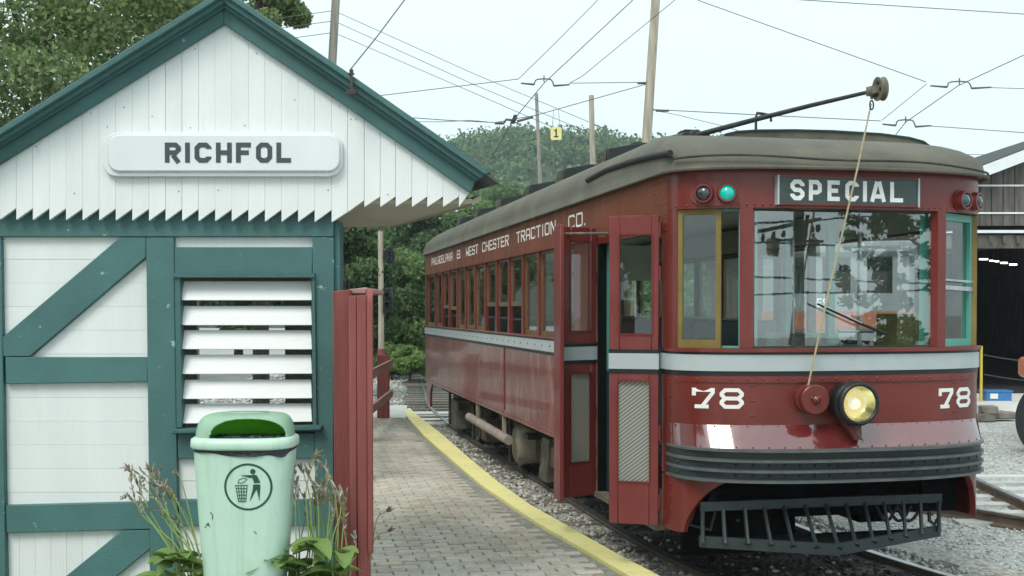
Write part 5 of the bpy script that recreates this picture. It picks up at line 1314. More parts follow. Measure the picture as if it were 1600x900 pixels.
# ---- rear end
part('rear_letterboard', M['red'], sweep(MB(), band(ZLB, ZE), phis(), True)); part('rear_panel', M['red'], sweep(MB(), band(.85, ZS0 - .031), phis(), True)); part('belt_stripe', M['grey_strip'], sweep(MB(), bandf(ZS0, ZS1, .012), phis(), True))
part('rear_sill', M['red'], sweep(MB(), bandf(ZS1 + .001, ZSILL, .02), phis(), True))
for v0, v1 in ((0, .1), (.4, .5), (1.87, 1.97), (CW - .1, CW)): part('rear_post', M['red'], sweep(MB(), band(ZSILL + .001, ZLB - .001, 0, .06), phis(v0, v1, 6), True))
# ---- rivets: one relief mesh
BR = []; mb = MB()
def rivet(p, nrm, r=.0085):
    nrm = Vector(nrm); u = nrm.orthogonal().normalized(); w = nrm.cross(u); p = Vector(p); k6 = [2 * math.pi * k / 6 for k in range(6)]
    a_ = [p + (u * math.cos(t) + w * math.sin(t)) * r for t in k6]; b_ = [p + nrm * r * .6 + (u * math.cos(t) + w * math.sin(t)) * r * .6 for t in k6]
    mb.add(a_ + b_, [(k, (k + 1) % 6, (k + 1) % 6 + 6, k + 6) for k in range(6)] + [(6, 7, 8, 9, 10, 11)], True)
for k in range(200):
    s_ = 1.8 + k * .0515
    if s_ < SEND: rivet((-.0082, s_, ZSK + .024), (-1, 0, 0), .007)
for k in range(150):
    s_ = .05 + k * .08
    if s_ < SEND - .1:
        rivet((-.0142 if s_ > 1.72 else -.0002, s_, ZLB + .012), (-1, 0, 0), .008 if s_ > 1.8 else .010)
    if k % 4 == 0 and s_ > 1.8: rivet((-.0122, s_, (ZS0 + ZS1) / 2), (-1, 0, 0), .010)
for s_ in (1.95, 3.4, 5.38, 8.2): 
    for k in range(8): rivet((0, s_ + .03, ZSK + .08 + k * .085), (-1, 0, 0), .008)
for z in np.arange(.62, 1.6, .085): rivet(on_curve(.006, z, 0)[0], (-1, -.1, 0), .011)
for s_, z in [(a_, b_) for a_ in (.03, .14, .25) for b_ in (2.70, 2.78, 2.86, 2.93)]: rivet((0, s_, z), (-1, 0, 0), .009)
for k in range(46):
    v = .02 + (CW - .04) * k / 45
    for z, D, dd in ((ZFW + .022, DF, 0), (ZS0 - .054, DF + .012, 0), (ZK - .012, DF + .014, 0)):
        p, nrm, t = on_curve(v, z, dd, D)
        if z > 2 or k % 2 == 0: rivet(p, nrm, .0105)
    if k % 2 == 0:
        for zf in (.5, .17):
            p, nrm, t = on_curve(v, ZB0 + hB * zf, .0, D_c); BR.append((p, nrm, .011))
        p, nrm, t = on_curve(v, ZB1 + .02, 0, DF + .128); rivet(p, (nrm + Vector((0, 0, .7))).normalized(), .006)
for v in (.45, .47, 1.2, 1.95, 1.97):
    for z in (1.35, 1.45, 1.55, 1.70): p, nrm, t = on_curve(v, z, .012 if z > 1.6 else 0); rivet(p, nrm, .009)
for v in (V1, V2):
    for z in np.arange(1.9, 2.7, .2): p, nrm, t = on_curve(v, z, 0); rivet(p, nrm, .006)
tag(part('rivets', M['red'], mb), kind='stuff')
mb = MB()
for a_ in BR: rivet(*a_)
tag(part('bumper_rivets', M['bumper'], mb, bumper), kind='stuff')

# ================================================================== CAR BARN AND THE YARD ON THE RIGHT
BYY = 28.0
barn = thing('car_barn', 'weathered grey car barn with a wide dark doorway and white roof edge', 'building', (P(1700, 600, BYY).x, BYY, 0))
bo_ = Vector(barn.location)
def bb_(name, m, mb, parent=barn, **k): mb.v = [tuple(Vector(p) - bo_) for p in mb.v]; return mb.build(name, m, parent, **k)
def BX(px): return P(px, 500, BYY).x
def BZ(py): return P(1560, py, BYY).z
xe0, xr, xe1 = BX(1440), BX(1800), BX(2160)
def barn_roof_z(x): return BZ(276) + (BX(1535) * 0 + (x - BX(1535)) * (BZ(251) - BZ(276)) / (BX(1600) - BX(1535))) if x <= xr else barn_roof_z(2 * xr - x)
zdoor = BZ(388)
n = 40
for i in range(n):
    x0 = xe0 + (xe1 - xe0) * i / n; x1 = xe0 + (xe1 - xe0) * (i + 1) / n
    bb_('wall_board', M['barn'], MB().prism([(x0 + .01, BYY, zdoor + .55), (x1 - .01, BYY, zdoor + .55), (x1 - .01, BYY, barn_roof_z(x1) - .02), (x0 + .01, BYY, barn_roof_z(x0) - .02)], (0, .06, 0)))
for z in (BZ(290), BZ(333)): bb_('wall_batten', M['barn_trim'], MB().box(xe0, xe1, BYY - .03, BYY - .001, z - .02, z + .02))
bb_('door_lintel', M['barn'], MB().box(xe0, xe1, BYY - .05, BYY + .2, zdoor, zdoor + .32)); bb_('door_track', M['barn_trim'], MB().box(xe0, xe1, BYY - .14, BYY - .051, BZ(364.5), BZ(360)))
for k in range(14): x = BX(1545 + 21 * k); bb_('track_bracket', M['barn'], MB().box(x - .04, x + .04, BYY - .1, BYY - .055, zdoor + .12, zdoor + .30))
for x0, x1 in ((BX(1440), BX(1448)), (BX(1790), BX(1810)), (BX(2150), BX(2160))): bb_('door_post', M['barn'], MB().box(x0, x1, BYY, BYY + .3, 0, zdoor - .001))
for sx in (0, 1):
    xa, xb2 = (xe0 - .5, xr) if sx == 0 else (xr, xe1 + .5)
    za, zb3 = barn_roof_z(xa), barn_roof_z(xb2)
    bb_('roof', M['barn_trim'], MB().prism([(xa, BYY - .4, za), (xb2, BYY - .4, zb3), (xb2, BYY - .4, zb3 + .28), (xa, BYY - .4, za + .28)], (0, .1, 0)), bevel=0)
    bb_('roof', M['shingle'], MB().prism([(xa, BYY - .299, za + .05), (xb2, BYY - .299, zb3 + .05), (xb2, BYY - .299, zb3 + .31), (xa, BYY - .299, za + .31)], (0, 32, 0)))
bb_('side_wall', M['barn'], MB().box(xe0, xe0 + .1, BYY + .3, BYY + 31, 0, barn_roof_z(xe0))); bb_('side_wall', M['barn'], MB().box(xe1 - .1, xe1, BYY + .3, BYY + 31, 0, barn_roof_z(xe0)))
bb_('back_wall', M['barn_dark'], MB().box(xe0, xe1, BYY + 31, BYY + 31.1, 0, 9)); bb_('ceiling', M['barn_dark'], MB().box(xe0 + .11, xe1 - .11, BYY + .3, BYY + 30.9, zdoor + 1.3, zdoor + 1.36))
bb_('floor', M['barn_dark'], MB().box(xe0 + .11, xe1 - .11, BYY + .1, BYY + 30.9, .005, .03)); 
for p0, p1, yy in (((1531, 405.2), (1543, 405.2), 46), ((1547, 407.6), (1551.5, 407.6), 48), ((1555, 408.4), (1560, 408.4), 45), ((1564, 411), (1573.5, 411), 43), ((1578, 413.6), (1588, 413.6), 41)):
    a, b = P(*p0, yy), P(*p1, yy); bb_('ceiling_lamp', M['lamp_tube'], MB().box(a.x, b.x, yy - .05, yy + .05, a.z - .02, a.z + .03))
tag(MB().add([(BX(1440), 21.6, .008), (40, 21.6, .008), (40, BYY + .1, .008), (BX(1440), BYY + .1, .008)], [(0, 1, 2, 3)]).build('concrete_apron', M['concrete']), kind='structure')
# yellow post with chains
yo = P(1533, 600, 25.5); yo.z = 0
yp = thing('barrier_post', 'slim yellow post with two chains before the barn doorway', 'post', yo)
MB().tube([(0, 0, 0), (0, 0, 1.25)], .03, 10).build('post', M['yellow_post'], yp)
for h in (.62, 1.05): MB().tube([(.05 + .35 * k, 0, h - .16 * math.sin(math.pi * k / 8)) for k in range(9)], .014, 6).build('chain', M['blackish'], yp)
yp2 = MB().tube([(2.9, 0, 0), (2.9, 0, 1.2)], .05, 10).build('post', M['yellow_post'], yp)
# blue crate
cq = G(1561, 627, 0)
cr8 = thing('plastic_crate', 'blue plastic crate with a white label standing on the yard apron', 'crate', cq)
k_ = cq.y / F
MB().box(-20 * k_, 20 * k_, 0, .4, 0, 15 * k_).build('crate_body', M['blue'], cr8, .01); MB().box(-22 * k_, 22 * k_, -.02, .42, 14 * k_, 17 * k_).build('crate_rim', M['blue'], cr8, .01)
MB().box(-14 * k_, -2 * k_, -.012, -.001, 4 * k_, 12 * k_).build('crate_label', M['letter_white'], cr8)
# old timbers
for nm, lab, (px0, px1), (py0, py1), yy, rz in (('timber_baulk', 'rotten brown timber baulk lying in the gravel nearest the car front', (1524, 1551), (646, 659), 0, .1), ('timber_baulk', 'short brown timber block on top of the other old timbers', (1532, 1556), (634, 647), 0, -.1), ('timber_baulk', 'long dark timber baulk lying behind the block beside the wheel', (1550, 1592), (645, 656), .2, .02)):
    q = G((px0 + px1) / 2, 659, 0); k_ = q.y / F; w = (px1 - px0) * k_; z0 = (659 - py1) * k_; h = (py1 - py0) * k_
    o = MB().box(-w / 2, w / 2, -.14, .14, 0, h).build(nm, M['tie'], None, .02); o.location = (q.x, q.y + yy, z0 + .004); o.rotation_euler = (0, 0, rz); tag(o, lab, 'timber', 'old timbers in the yard')
# machine with the big tyre at the frame's edge
mq = G(1590, 712, 0); rt_ = 54 * mq.y / F
mach = thing('yard_tractor', 'orange yard tractor with a big black tyre at the edge of the picture', 'tractor', (mq.x + .40, mq.y, 0))
def wheel_(x, y, r, w):
    t = MB().lathe([(r * .55, -w / 2), (r * .9, -w / 2), (r, -w * .36), (r, w * .36), (r * .9, w / 2), (r * .55, w / 2)], (x, y, r), (1, .25, 0), 36).build('wheel', M['rubber'], mach)
    MB().lathe([(.02, -w * .42), (r * .5, -w * .36), (r * .56, -w * .46), (r * .56, w * .4), (.02, w * .3)], (x, y, r), (1, .25, 0), 24).build('rim', M['orange'], t)
wheel_(0, 0, rt_, .34); wheel_(1.5, .3, rt_, .34); wheel_(1.0, 2.0, rt_ * .8, .3); wheel_(2.1, 2.2, rt_ * .8, .3)
MB().prism([(-.12, -.3, rt_ * 2.02), (.6, 2.3, rt_ * 2.02), (2.2, 2.3, rt_ * 2.02), (1.6, -.3, rt_ * 2.02)], (0, 0, .32)).build('body', M['orange'], mach, .05)
MB().box(.3, 1.2, -.2, .9, rt_ * 2.7, rt_ * 2.9).build('seat', M['rubber'], mach, .05)
MB().tube([(.75, 1.2, rt_ * 2.6), (.75, .95, rt_ * 3.2)], .03, 8).build('steering_column', M['black'], mach)

# second car standing beyond, seen through the windows
OCA, OCO = R(-20), Vector((4.9, 22.5, 0))
oc = thing('orange_railcar', 'orange and grey railcar end standing beyond, seen through the trolley windows', 'railcar', OCO, OCA)
MB().box(0, 2.7, 0, 9, .55, 1.66).build('lower_body', M['slate'], oc); MB().box(-.02, 2.72, -.02, 9.02, 1.661, 2.02).build('orange_band', M['faded_orange'], oc)
MB().box(.001, 2.699, .001, 8.999, 2.021, 2.36).build('name_band', M['slate'], oc)
for x in (0, .82, 1.64, 2.4): MB().box(x, x + .3, 0, .12, 2.361, 3.05).build('window_post', M['slate'], oc)
for k in range(8): MB().box(0, .12, .9 + k * 1.05, 1.25 + k * 1.05, 2.361, 3.05).build('window_post', M['slate'], oc); MB().box(2.58, 2.7, .9 + k * 1.05, 1.25 + k * 1.05, 2.361, 3.05).build('window_post', M['slate'], oc)
MB().box(.05, 2.65, .05, .06, 2.361, 3.05).build('window', M['glass'], oc); MB().box(.06, .07, .1, 8.9, 2.361, 3.05).build('window', M['glass'], oc); MB().box(2.63, 2.64, .1, 8.9, 2.361, 3.05).build('window', M['glass'], oc)
MB().box(-.1, 2.8, -.1, 9.1, 3.051, 3.35).build('roof', M['slate'], oc, .1)
def ocf(x, y, d_): return Vector((x, .001 - d_, 2.10 + y))
def oc_x(px):
    d = ray(px, 460); ex = Vector((math.cos(OCA), math.sin(OCA), 0)); nn_ = Vector((ex.y, -ex.x, 0)); t = (OCO - CAM).dot(nn_) / d.dot(nn_); return (CAM + d * t - OCO).dot(ex)
c0_, c1_, e0_, e1_ = oc_x(1215), oc_x(1243), oc_x(1267), oc_x(1293)
lettering('CaNa', even_spans('CaNa', c0_, c1_, .2), .17, .18, .14, ocf, .006, None, 'lettering', M['letter_white'], oc)
lettering('DES', even_spans('DES', e0_, e1_, .2), .17, .18, .14, ocf, .006, None, 'lettering', M['letter_white'], oc)
for y in (1.2, 2.9, 6.2, 7.9):
    for x in (.55, 2.15): MB().lathe([(.4, -.06), (.4, .06)], (x, y, .42), (1, 0, 0), 24).build('wheel', M['blackish'], oc)
MB().box(.3, 2.4, .3, 8.7, .45, .549).build('underframe', M['blackish'], oc)

# ================================================================== POLES, SIGNALS, PLATES
def pole_thing(name, label, px0, py0, px1, py1, Y, w_px, zb=-.2, m='timber', group='timber line poles', taper=.8):
    a, b = P(px0, py0, Y), P(px1, py1, Y); d = (b - a); a2 = a + d * ((zb - a.z) / d.z)
    o = MB().tube([(0, 0, 0), (b - a2) * .5, (b - a2)], [w_px * Y / F / 2, w_px * Y / F / 2 * (1 + taper) / 2, w_px * Y / F / 2 * taper], 14).build(name, M[m])
    o.location = a2; return tag(o, label, 'pole', group)
pole_thing('timber_pole', 'grey timber pole rising just behind the hut roof ridge', 519, 100, 528, -60, 17, 16, m='timber_grey')
pole_thing('timber_pole', 'tall pale tan timber pole standing behind the trolley roof', 1010, 225, 1027, -40, 20, 17)
pole_thing('timber_pole', 'short cut-off timber pole between the tall pole and the yellow plate', 926, 255, 924, 149, 42, 10)
pole_thing('timber_pole', 'thin leaning timber pole beside the yellow number plate', 844, 285, 838, 146, 55, 6.5, m='timber_grey')
tp = pole_thing('timber_pole', 'distant pale pole with white crossarms by the hut eave', 699, 372, 699, 316, 62, 7.5, m='timber_grey')
tpl = Vector(tp.location)
for py, x0, x1 in ((329, 699, 716), (340, 672, 741), (350, 699, 717)):
    a, b = P(x0, py, 61.8), P(x1, py, 61.8); MB().box(a.x - tpl.x, b.x - tpl.x, -.12 - .2, .0 - .2, a.z - .07 - tpl.z, a.z + .07 - tpl.z).build('crossarm', M['barn_trim'], tp)
sp_b = G(596, 632, .0); SPY = sp_b.y
sig = thing('signal_post', 'weathered timber post with a round black signal and a square signal box', 'signal', sp_b)
def sg_(px, py): p = P(px, py, SPY); return p - Vector(sp_b)
MB().tube([(0, 0, 0), sg_(595.5, 480), sg_(594.5, 330), sg_(594, 250)], [.068, .062, .056, .05], 12).build('post', M['timber'], sig)
MB().tube([(0, 0, 0.02), sg_(595.8, 545) + Vector((0, 0, 0))], .082, 10).build('painted_base', M['redwood'], sig)
c = sg_(609, 400); k_ = SPY / F
mb = MB(); mb.prism([c + Vector((8.5 * k_ * math.copysign(abs(math.cos(a)) ** .8, math.cos(a)), -.06, 12.5 * k_ * math.copysign(abs(math.sin(a)) ** .8, math.sin(a)))) for a in [2 * math.pi * q / 28 for q in range(28)]], (0, .1, 0)); mb.build('signal_head', M['black'], sig)
MB().tube([sg_(595, 391), sg_(604, 391)], .025, 8).build('signal_arm', M['black'], sig)
for dz in (5, -5): MB().lathe([(.05, 0), (.05, .06), (.04, .062), (.04, .01)], c + Vector((0, -.06, dz * k_)), (0, -1, 0), 14).build('signal_hood', M['blackish'], sig)
c = sg_(606, 470); MB().box(c.x - 7 * k_, c.x + 7 * k_, -.1, .08, c.z - 20 * k_, c.z + 20 * k_).build('signal_box', M['black'], sig, .02)
for dz in (9, -6): MB().lathe([(.07, 0), (.07, .12), (.06, .121), (.06, .01)], c + Vector((0, -.1, dz * k_)), (0, -1, 0), 14).build('signal_hood', M['blackish'], sig)
# hanging plate "1"
PY_ = 30.0
yo = P(869, 208, PY_); k_ = PY_ / F
pl = thing('number_plate', 'small yellow plate with black numeral 1 hung on an overhead wire', 'plate', yo)
mb = MB(); mb.prism([Vector(((x - 869) * k_, 0, (208 - y) * k_)) for x, y in rrect(860.5, 877.5, 198.5, 218.5, 2.5, 3)], (0, .03, 0)); mb.build('plate', M['sign_yellow'], pl)
lettering('1', [(-3.5 * k_, 3.5 * k_)], 13 * k_, .16, .1, lambda x, y, d_: Vector((x, -d_, y - 6.5 * k_)), .004, None, 'numeral', M['black'], pl)
for x in (863, 875): MB().tube([Vector(((x - 869) * k_, .015, 9 * k_)), Vector(((x - 869) * k_ * .6, .015, 37 * k_))], .010, 5).build('hanger', M['steel'], pl)

# ================================================================== OVERHEAD WIRES
WIRES = []
def wire(label, pts, wpx=1.3, name='overhead_wire', m='wire', sag=0, cat='wire', group='overhead wires'):
    q = [P(x, y, Y) for x, y, Y in pts]
    if sag:
        f = []
        for i in range(len(q) - 1):
            for k in range(8): t = k / 8; f.append(q[i].lerp(q[i + 1], t) - Vector((0, 0, sag * 4 * t * (1 - t))))
        q = f + [q[-1]]
    rr = [max(.0025, wpx * p.y / F / 2) for p in q]
    o0 = q[0].copy(); mb = MB().tube([p - o0 for p in q], rr, 6); o = mb.build(name, M[m]); o.location = o0; return tag(o, label, cat, group)
def tw(px, py, z=5.75): q = G(px, py, z); return (px, py, q.y)
wire('thick black cable rising from the hut roof insulator', [(548, 108, 6.0), (590, 56, 6.2), (632, 0, 6.4), (690, -80, 6.7)], 2.2)
wire('uppermost of three thin wires falling from the grey pole towards the hill', [(529, 20, 17), (740, 115, 26), (1000, 224, 60)], 1.0)
wire('middle of three thin wires falling from the grey pole towards the hill', [(529, 36, 17), (740, 132, 26), (985, 234, 60)], 1.0)
wire('lowest of three thin wires falling from the grey pole towards the hill', [(529, 54, 17), (740, 145, 26), (935, 230, 60)], 1.0)
wire('short thin wire between the tree and the grey pole, highest', [(380, 36, 15), (519, 17, 17)], 1.1); wire('short thin wire between the tree and the grey pole, second', [(380, 52, 15), (519, 33, 17)], 1.1); wire('short thin wire between the tree and the grey pole, lowest', [(380, 70, 15), (519, 51, 17)], 1.1)
wire('span wire running from the hut roof to the first hump hanger', [(470, 168, 18), (597, 149, 18.3), (810, 123.5, 18.6)], 1.2)
wire('guy wire climbing steeply to the left of the first hump hanger', [(810, 123.5, 18.6), (870, 65, 16.5), (936, -2, 14.2), (980, -48, 13)], 1.2)
wire('main contact wire over the track through the first hump hanger', [(765, 252) + (33,), (802, 188) + (27,), (835, 148, 21), (851, 129, 18.6), (991, -2, 13.6), (1045, -52, 12.3)], 1.5)
wire('guy wire climbing to the right of the first hump hanger past the tall pole', [(890, 130, 18.6), (910, 119, 18), (1057, -2, 14), (1110, -48, 13)], 1.2)
wire('span wire from the first hump hanger to the tall pole', [(890, 130, 18.6), (1012, 128.5, 20)], 1.2)
wire('far span wire from behind the hut to the black section breaker', [(630, 183, 26), (700, 188, 26.5), (775, 191.5, 27), (803, 186, 27), (836, 180.5, 26.5), (1008, 132, 20)], 1.3)
wire('slack second span wire running below the far one by the hut', [(638, 190, 26.4), (690, 190.5, 26.6), (735, 188, 26.8), (775, 191.8, 27)], 1.0)
wire('long guy wire falling from the top edge to the upper right hanger', [(1060, -14, 13), (1095, 2, 13.4), (1260, 61, 13.8), (1447, 128, 14)], 1.3)
wire('contact wire over the siding through both right hangers', [(1680, 45, 12.6), (1600, 86, 13), (1497, 134, 14), (1415, 191, 18), (1400, 210, 19.5)], 1.4)
wire('guy wire joining the upper right hanger to the lower one', [(1448, 131, 14), (1378, 188, 18)], 1.1)
wire('span wire leaving the upper right hanger for the frame edge', [(1550, 137, 14), (1680, 141, 14)], 1.1)
wire('upper span wire from the tall pole to the lower right hanger', [(1020, 171, 20), (1175, 179, 19), (1376, 189, 18)], 1.3)
wire('lower span wire dropping from the tall pole behind the trolley', [(1020, 172, 20), (1060, 180, 22), (1130, 197, 26), (1180, 212, 30)], 1.0)
wire('span wire leaving the lower right hanger for the frame edge', [(1455, 197, 18), (1680, 213, 18)], 1.2)
wire('wire crossing the top right corner of the sky', [(1200, -6, 12), (1240, -1, 12), (1600, 22, 12), (1700, 29, 12)], 1.3)
wire('faint far wire above the barn roof edge', [(1480, 241, 40), (1700, 243, 40)], .9)
wire('thin drop wire hanging in front of the hill', [(829, 205, 40), (826, 250, 40), (825, 290, 40)], .9)
def hanger(label, cx_, cy_, Y, w=40, tilt=.05):
    k_ = Y / F; o0 = P(cx_, cy_, Y); h = thing('wire_hanger', label, 'insulator', o0, 0, 'trolley wire hangers')
    pts_ = [(-.9, 2), (-.45, 4), (-.38, 4), (-.34, -2), (-.26, -4), (0, -5), (.26, -4), (.34, 0), (.38, 6), (.45, 7), (1.0, 4 + 6 * tilt)]
    q = [Vector((x * w * k_, 0, -y * k_)) for x, y in pts_]
    MB().tube(q[2:9], 1.1 * k_, 6).build('hump_bar', M['wire'], h)
    MB().tube([q[0], q[2]], [1.2 * k_, 1.7 * k_], 6).build('strain_insulator', M['wire'], h); MB().tube([q[8], q[10]], [1.7 * k_, 1.2 * k_], 6).build('strain_insulator', M['wire'], h)
    MB().tube([Vector((0, 0, 10 * k_)), Vector((0, 0, -0 * k_))], 1.0 * k_, 6).build('wire_ear', M['wire'], h)
hanger('hump-shaped trolley wire hanger nearest the tall pole', 850, 128, 18.6)
hanger('hump-shaped trolley wire hanger above the trolley wheel, upper right', 1499, 132, 14, 50)
hanger('hump-shaped trolley wire hanger over the trolley roof, lower right', 1415, 192, 18, 40)
bk = thing('section_breaker', 'black section breaker clamped on the far contact wire', 'insulator', P(803, 186, 27)); k_ = 27 / F
MB().prism([Vector((-6 * k_, 0, -7 * k_)), Vector((1 * k_, 0, -6 * k_)), Vector((6 * k_, 0, 6 * k_)), Vector((0, 0, 7 * k_))], (0, .12, 0)).build('breaker_body', M['black'], bk)
MB().tube([Vector((-30 * k_, .06, -6 * k_)), Vector((-16 * k_, .06, -6 * k_)), Vector((-12 * k_, .06, 0)), Vector((-4 * k_, .06, -1 * k_))], .03, 6).build('breaker_arm', M['wire'], bk)
MB().tube([Vector((5 * k_, .06, -3 * k_)), Vector((30 * k_, .06, 4 * k_))], .03, 6).build('breaker_arm', M['wire'], bk)
for i, (px_, py_, lab) in enumerate(((1006, 130, 'pale strain insulator on the tall pole, upper'), (1035, 173, 'pale strain insulator on the tall pole, lower'))):
    o = P(px_, py_, 20); k_ = 20 / F; h = thing('strain_insulator', lab, 'insulator', o, 0, 'pole insulators'); MB().tube([(-10 * k_, 0, 0), (10 * k_, 0, -.0)], 1.8 * k_, 8).build('insulator_body', M['wire'], h)

# ================================================================== VEGETATION
def leaves(centers, size, up=.25, elong=1.7):
    n = len(centers); c = np.asarray(centers)
    a = RNG.normal(size=(n, 3)); a /= np.linalg.norm(a, axis=1)[:, None]
    nr = RNG.normal(size=(n, 3)); nr[:, 2] += up; b = np.cross(nr, a); b /= np.linalg.norm(b, axis=1)[:, None] + 1e-9
    s = (size * RNG.uniform(.6, 1.3, n))[:, None]; bend = np.cross(a, b) * s * .22
    v = np.stack([c - a * s * elong * .5, c + b * s * .5 + bend * .4, c + a * s * elong * .5 + bend, c - b * s * .5 + bend * .4], 1)
    return v.reshape(-1, 3), np.arange(4 * n).reshape(-1, 4)
def clump_points(clumps, per_):
    """clumps: (centre, radius); leaf points lie mostly near each clump's surface"""
    o = []
    for c, r in clumps:
        d = RNG.normal(size=(per_, 3)); d /= np.linalg.norm(d, axis=1)[:, None]
        k = RNG.uniform(.25, 1.0, per_) ** .6; p = d * (k * r)[:, None] * np.array([1, 1, .78]); o.append(p + np.array(c))
    return np.concatenate(o)
def tree(name, label, cat, base, height, rad, nclump, per_, leaf, m, trunk_h=.35, trunk_r=.12, crown_c=None, squash=1.0, group=None, lobes=None, gaps=.0, rmin=.16, rmax=.34):
    t = thing(name, label, cat, base, 0, group)
    H = height; cl = []
    cc = np.array(crown_c if crown_c is not None else (0, 0, H * (trunk_h + (1 - trunk_h) / 2)))
    ex = np.array([rad, rad, H * (1 - trunk_h) / 2 * squash])
    while len(cl) < nclump:
        d = RNG.normal(size=3); d /= np.linalg.norm(d); k = RNG.uniform(.35, 1) ** .5
        p = cc + d * k * ex * (1 - .18 * RNG.random()); r = rad * RNG.uniform(rmin, rmax)
        if p[2] - r * .6 < .1: continue
        cl.append((p, r))
    V, Fq = leaves(clump_points(cl, per_), leaf)
    np_mesh('crown', V, Fq, M[m], t)
    mb = MB(); top = Vector(cc) + Vector((0, 0, ex[2] * .3)); mid = Vector((cc[0] * .4, cc[1] * .4, H * trunk_h))
    mb.tube([(0, 0, -.2), mid * .5, mid, top], [trunk_r * 1.25, trunk_r, trunk_r * .8, trunk_r * .2], 9)
    for k in range(min(9, nclump)):
        e = Vector(cl[k][0]); s0 = mid.lerp(top, random.uniform(0, .6)); mb.tube([s0, s0.lerp(e, .5) + Vector((0, 0, .04 * H * random.random())), e], [trunk_r * .42, trunk_r * .26, trunk_r * .08], 6)
    mb.build('trunk', M['bark'], t); return t
def at_px(px, py_top, Y, base_z=0): p = P(px, py_top, Y); return Vector((p.x, Y, base_z)), p.z - base_z
# big tree behind the hut
b_, h_ = at_px(70, -330, 15.5)
tree('overhanging_tree', 'large broadleaf tree with hanging boughs rising behind the hut roof', 'tree', b_, 9.2, 3.25, 150, 1000, .048, 'leaf_tree', .22, .14, (.0, 0, 5.6), 1.0, rmin=.13, rmax=.25)
b_, h_ = at_px(405, -150, 19)
tree('overhanging_tree', 'leafy tree whose bough shows right of the hut ridge', 'tree', b_, 9.6, .95, 24, 900, .05, 'leaf_tree', .68, .12, (0, 0, P(405, -45, 19).z), .9)
MT = [('dense_tree', 'dark green tree close behind the corner of the hut', 545, 318, 26, 1.35, 'leaf_dark', 40, 260, .14), ('dense_tree', 'mid green tree between the hut corner and the signal post', 585, 350, 34, 1.9, 'leaf_mid', 46, 240, .16),
      ('leafy_bush', 'bright green bush to the right of the signal post', 632, 395, 36, 1.75, 'leaf_bright', 46, 240, .15), ('dense_tree', 'tall dark tree behind the bright bush at the trolley rear', 668, 300, 50, 3.0, 'leaf_dark', 50, 240, .22),
      ('dense_tree', 'broad mid green tree showing over the hut eave end', 720, 286, 64, 3.2, 'leaf_mid', 50, 240, .26), ('dense_tree', 'dark tree behind the trolley ventilators', 790, 282, 80, 4.2, 'leaf_dark', 50, 240, .32),
      ('leafy_bush', 'low bright bush beside the gravel behind the signal post', 640, 541, 31, .75, 'leaf_bright', 26, 220, .12), ('leafy_bush', 'low yellow green bush beside the far bend of the track', 612, 535, 33, .8, 'leaf_bright', 24, 220, .12),
      ('leafy_bush', 'pale green bush nearest the trolley rear corner', 655, 505, 39, 1.1, 'leaf_bright', 30, 220, .15), ('dense_tree', 'dark tree filling the gap under the hut soffit', 560, 372, 44, 2.6, 'leaf_dark', 46, 240, .2),
      ('dense_tree', 'mid green tree behind the shed roof', 640, 372, 62, 3.0, 'leaf_mid', 46, 240, .24), ('dense_tree', 'dark tree at the foot of the hill beyond the trolley rear', 700, 330, 95, 5.5, 'leaf_dark', 50, 240, .4)]
for nm, lab, px_, py_, Y, rad, m, nc, pr, lf in MT:
    b_, h_ = at_px(px_, py_, Y)
    tree(nm, lab, 'tree' if 'tree' in nm else 'bush', b_, h_, rad, int(nc * 1.25), int(pr * 2.2), lf * .56, m, .10 if 'bush' in nm else .16, .05 * rad, None, 1.0, 'trees and bushes beyond the platform')
for i, (x_, y_, h_, r_) in enumerate(((-13, 31, 8, 3.4), (-20, 38, 9, 4.2), (-28, 33, 8, 4), (-9.5, 40, 7.5, 3.2), (-38, 46, 10, 5))):
    tree('dense_tree', ('round tree in the field behind the hut, nearest the platform side', 'tall tree in the field behind the hut', 'broad tree in the field well behind the hut', 'slim tree behind the hut toward the track bend', 'tallest tree far out in the field behind the hut')[i], 'tree', Vector((x_, y_, 0)), h_, r_, 44, 380, .16, ('leaf_mid', 'leaf_dark')[i % 2], .16, .16, None, 1.0, 'trees behind the hut')
# pale shed behind the bushes
sh = thing('pale_shed', 'pale shed wall with grey roof glimpsed between bushes', 'shed', G(668, 545, 0)); shY = sh.location.y; k_ = shY / F
MB().box(-24 * k_, 45 * k_, 0, 2.5, 0, 70 * k_).build('wall', M['shed'], sh); MB().prism([(-27 * k_, -.2, 70 * k_), (48 * k_, -.2, 70 * k_), (48 * k_, 1.3, 90 * k_), (-27 * k_, 1.3, 90 * k_)], (0, 0, .08)).build('roof', M['pale_grey'], sh)
MB().box(-18 * k_, -4 * k_, -.03, -.001, 30 * k_, 55 * k_).build('window', M['barn_dark'], sh)

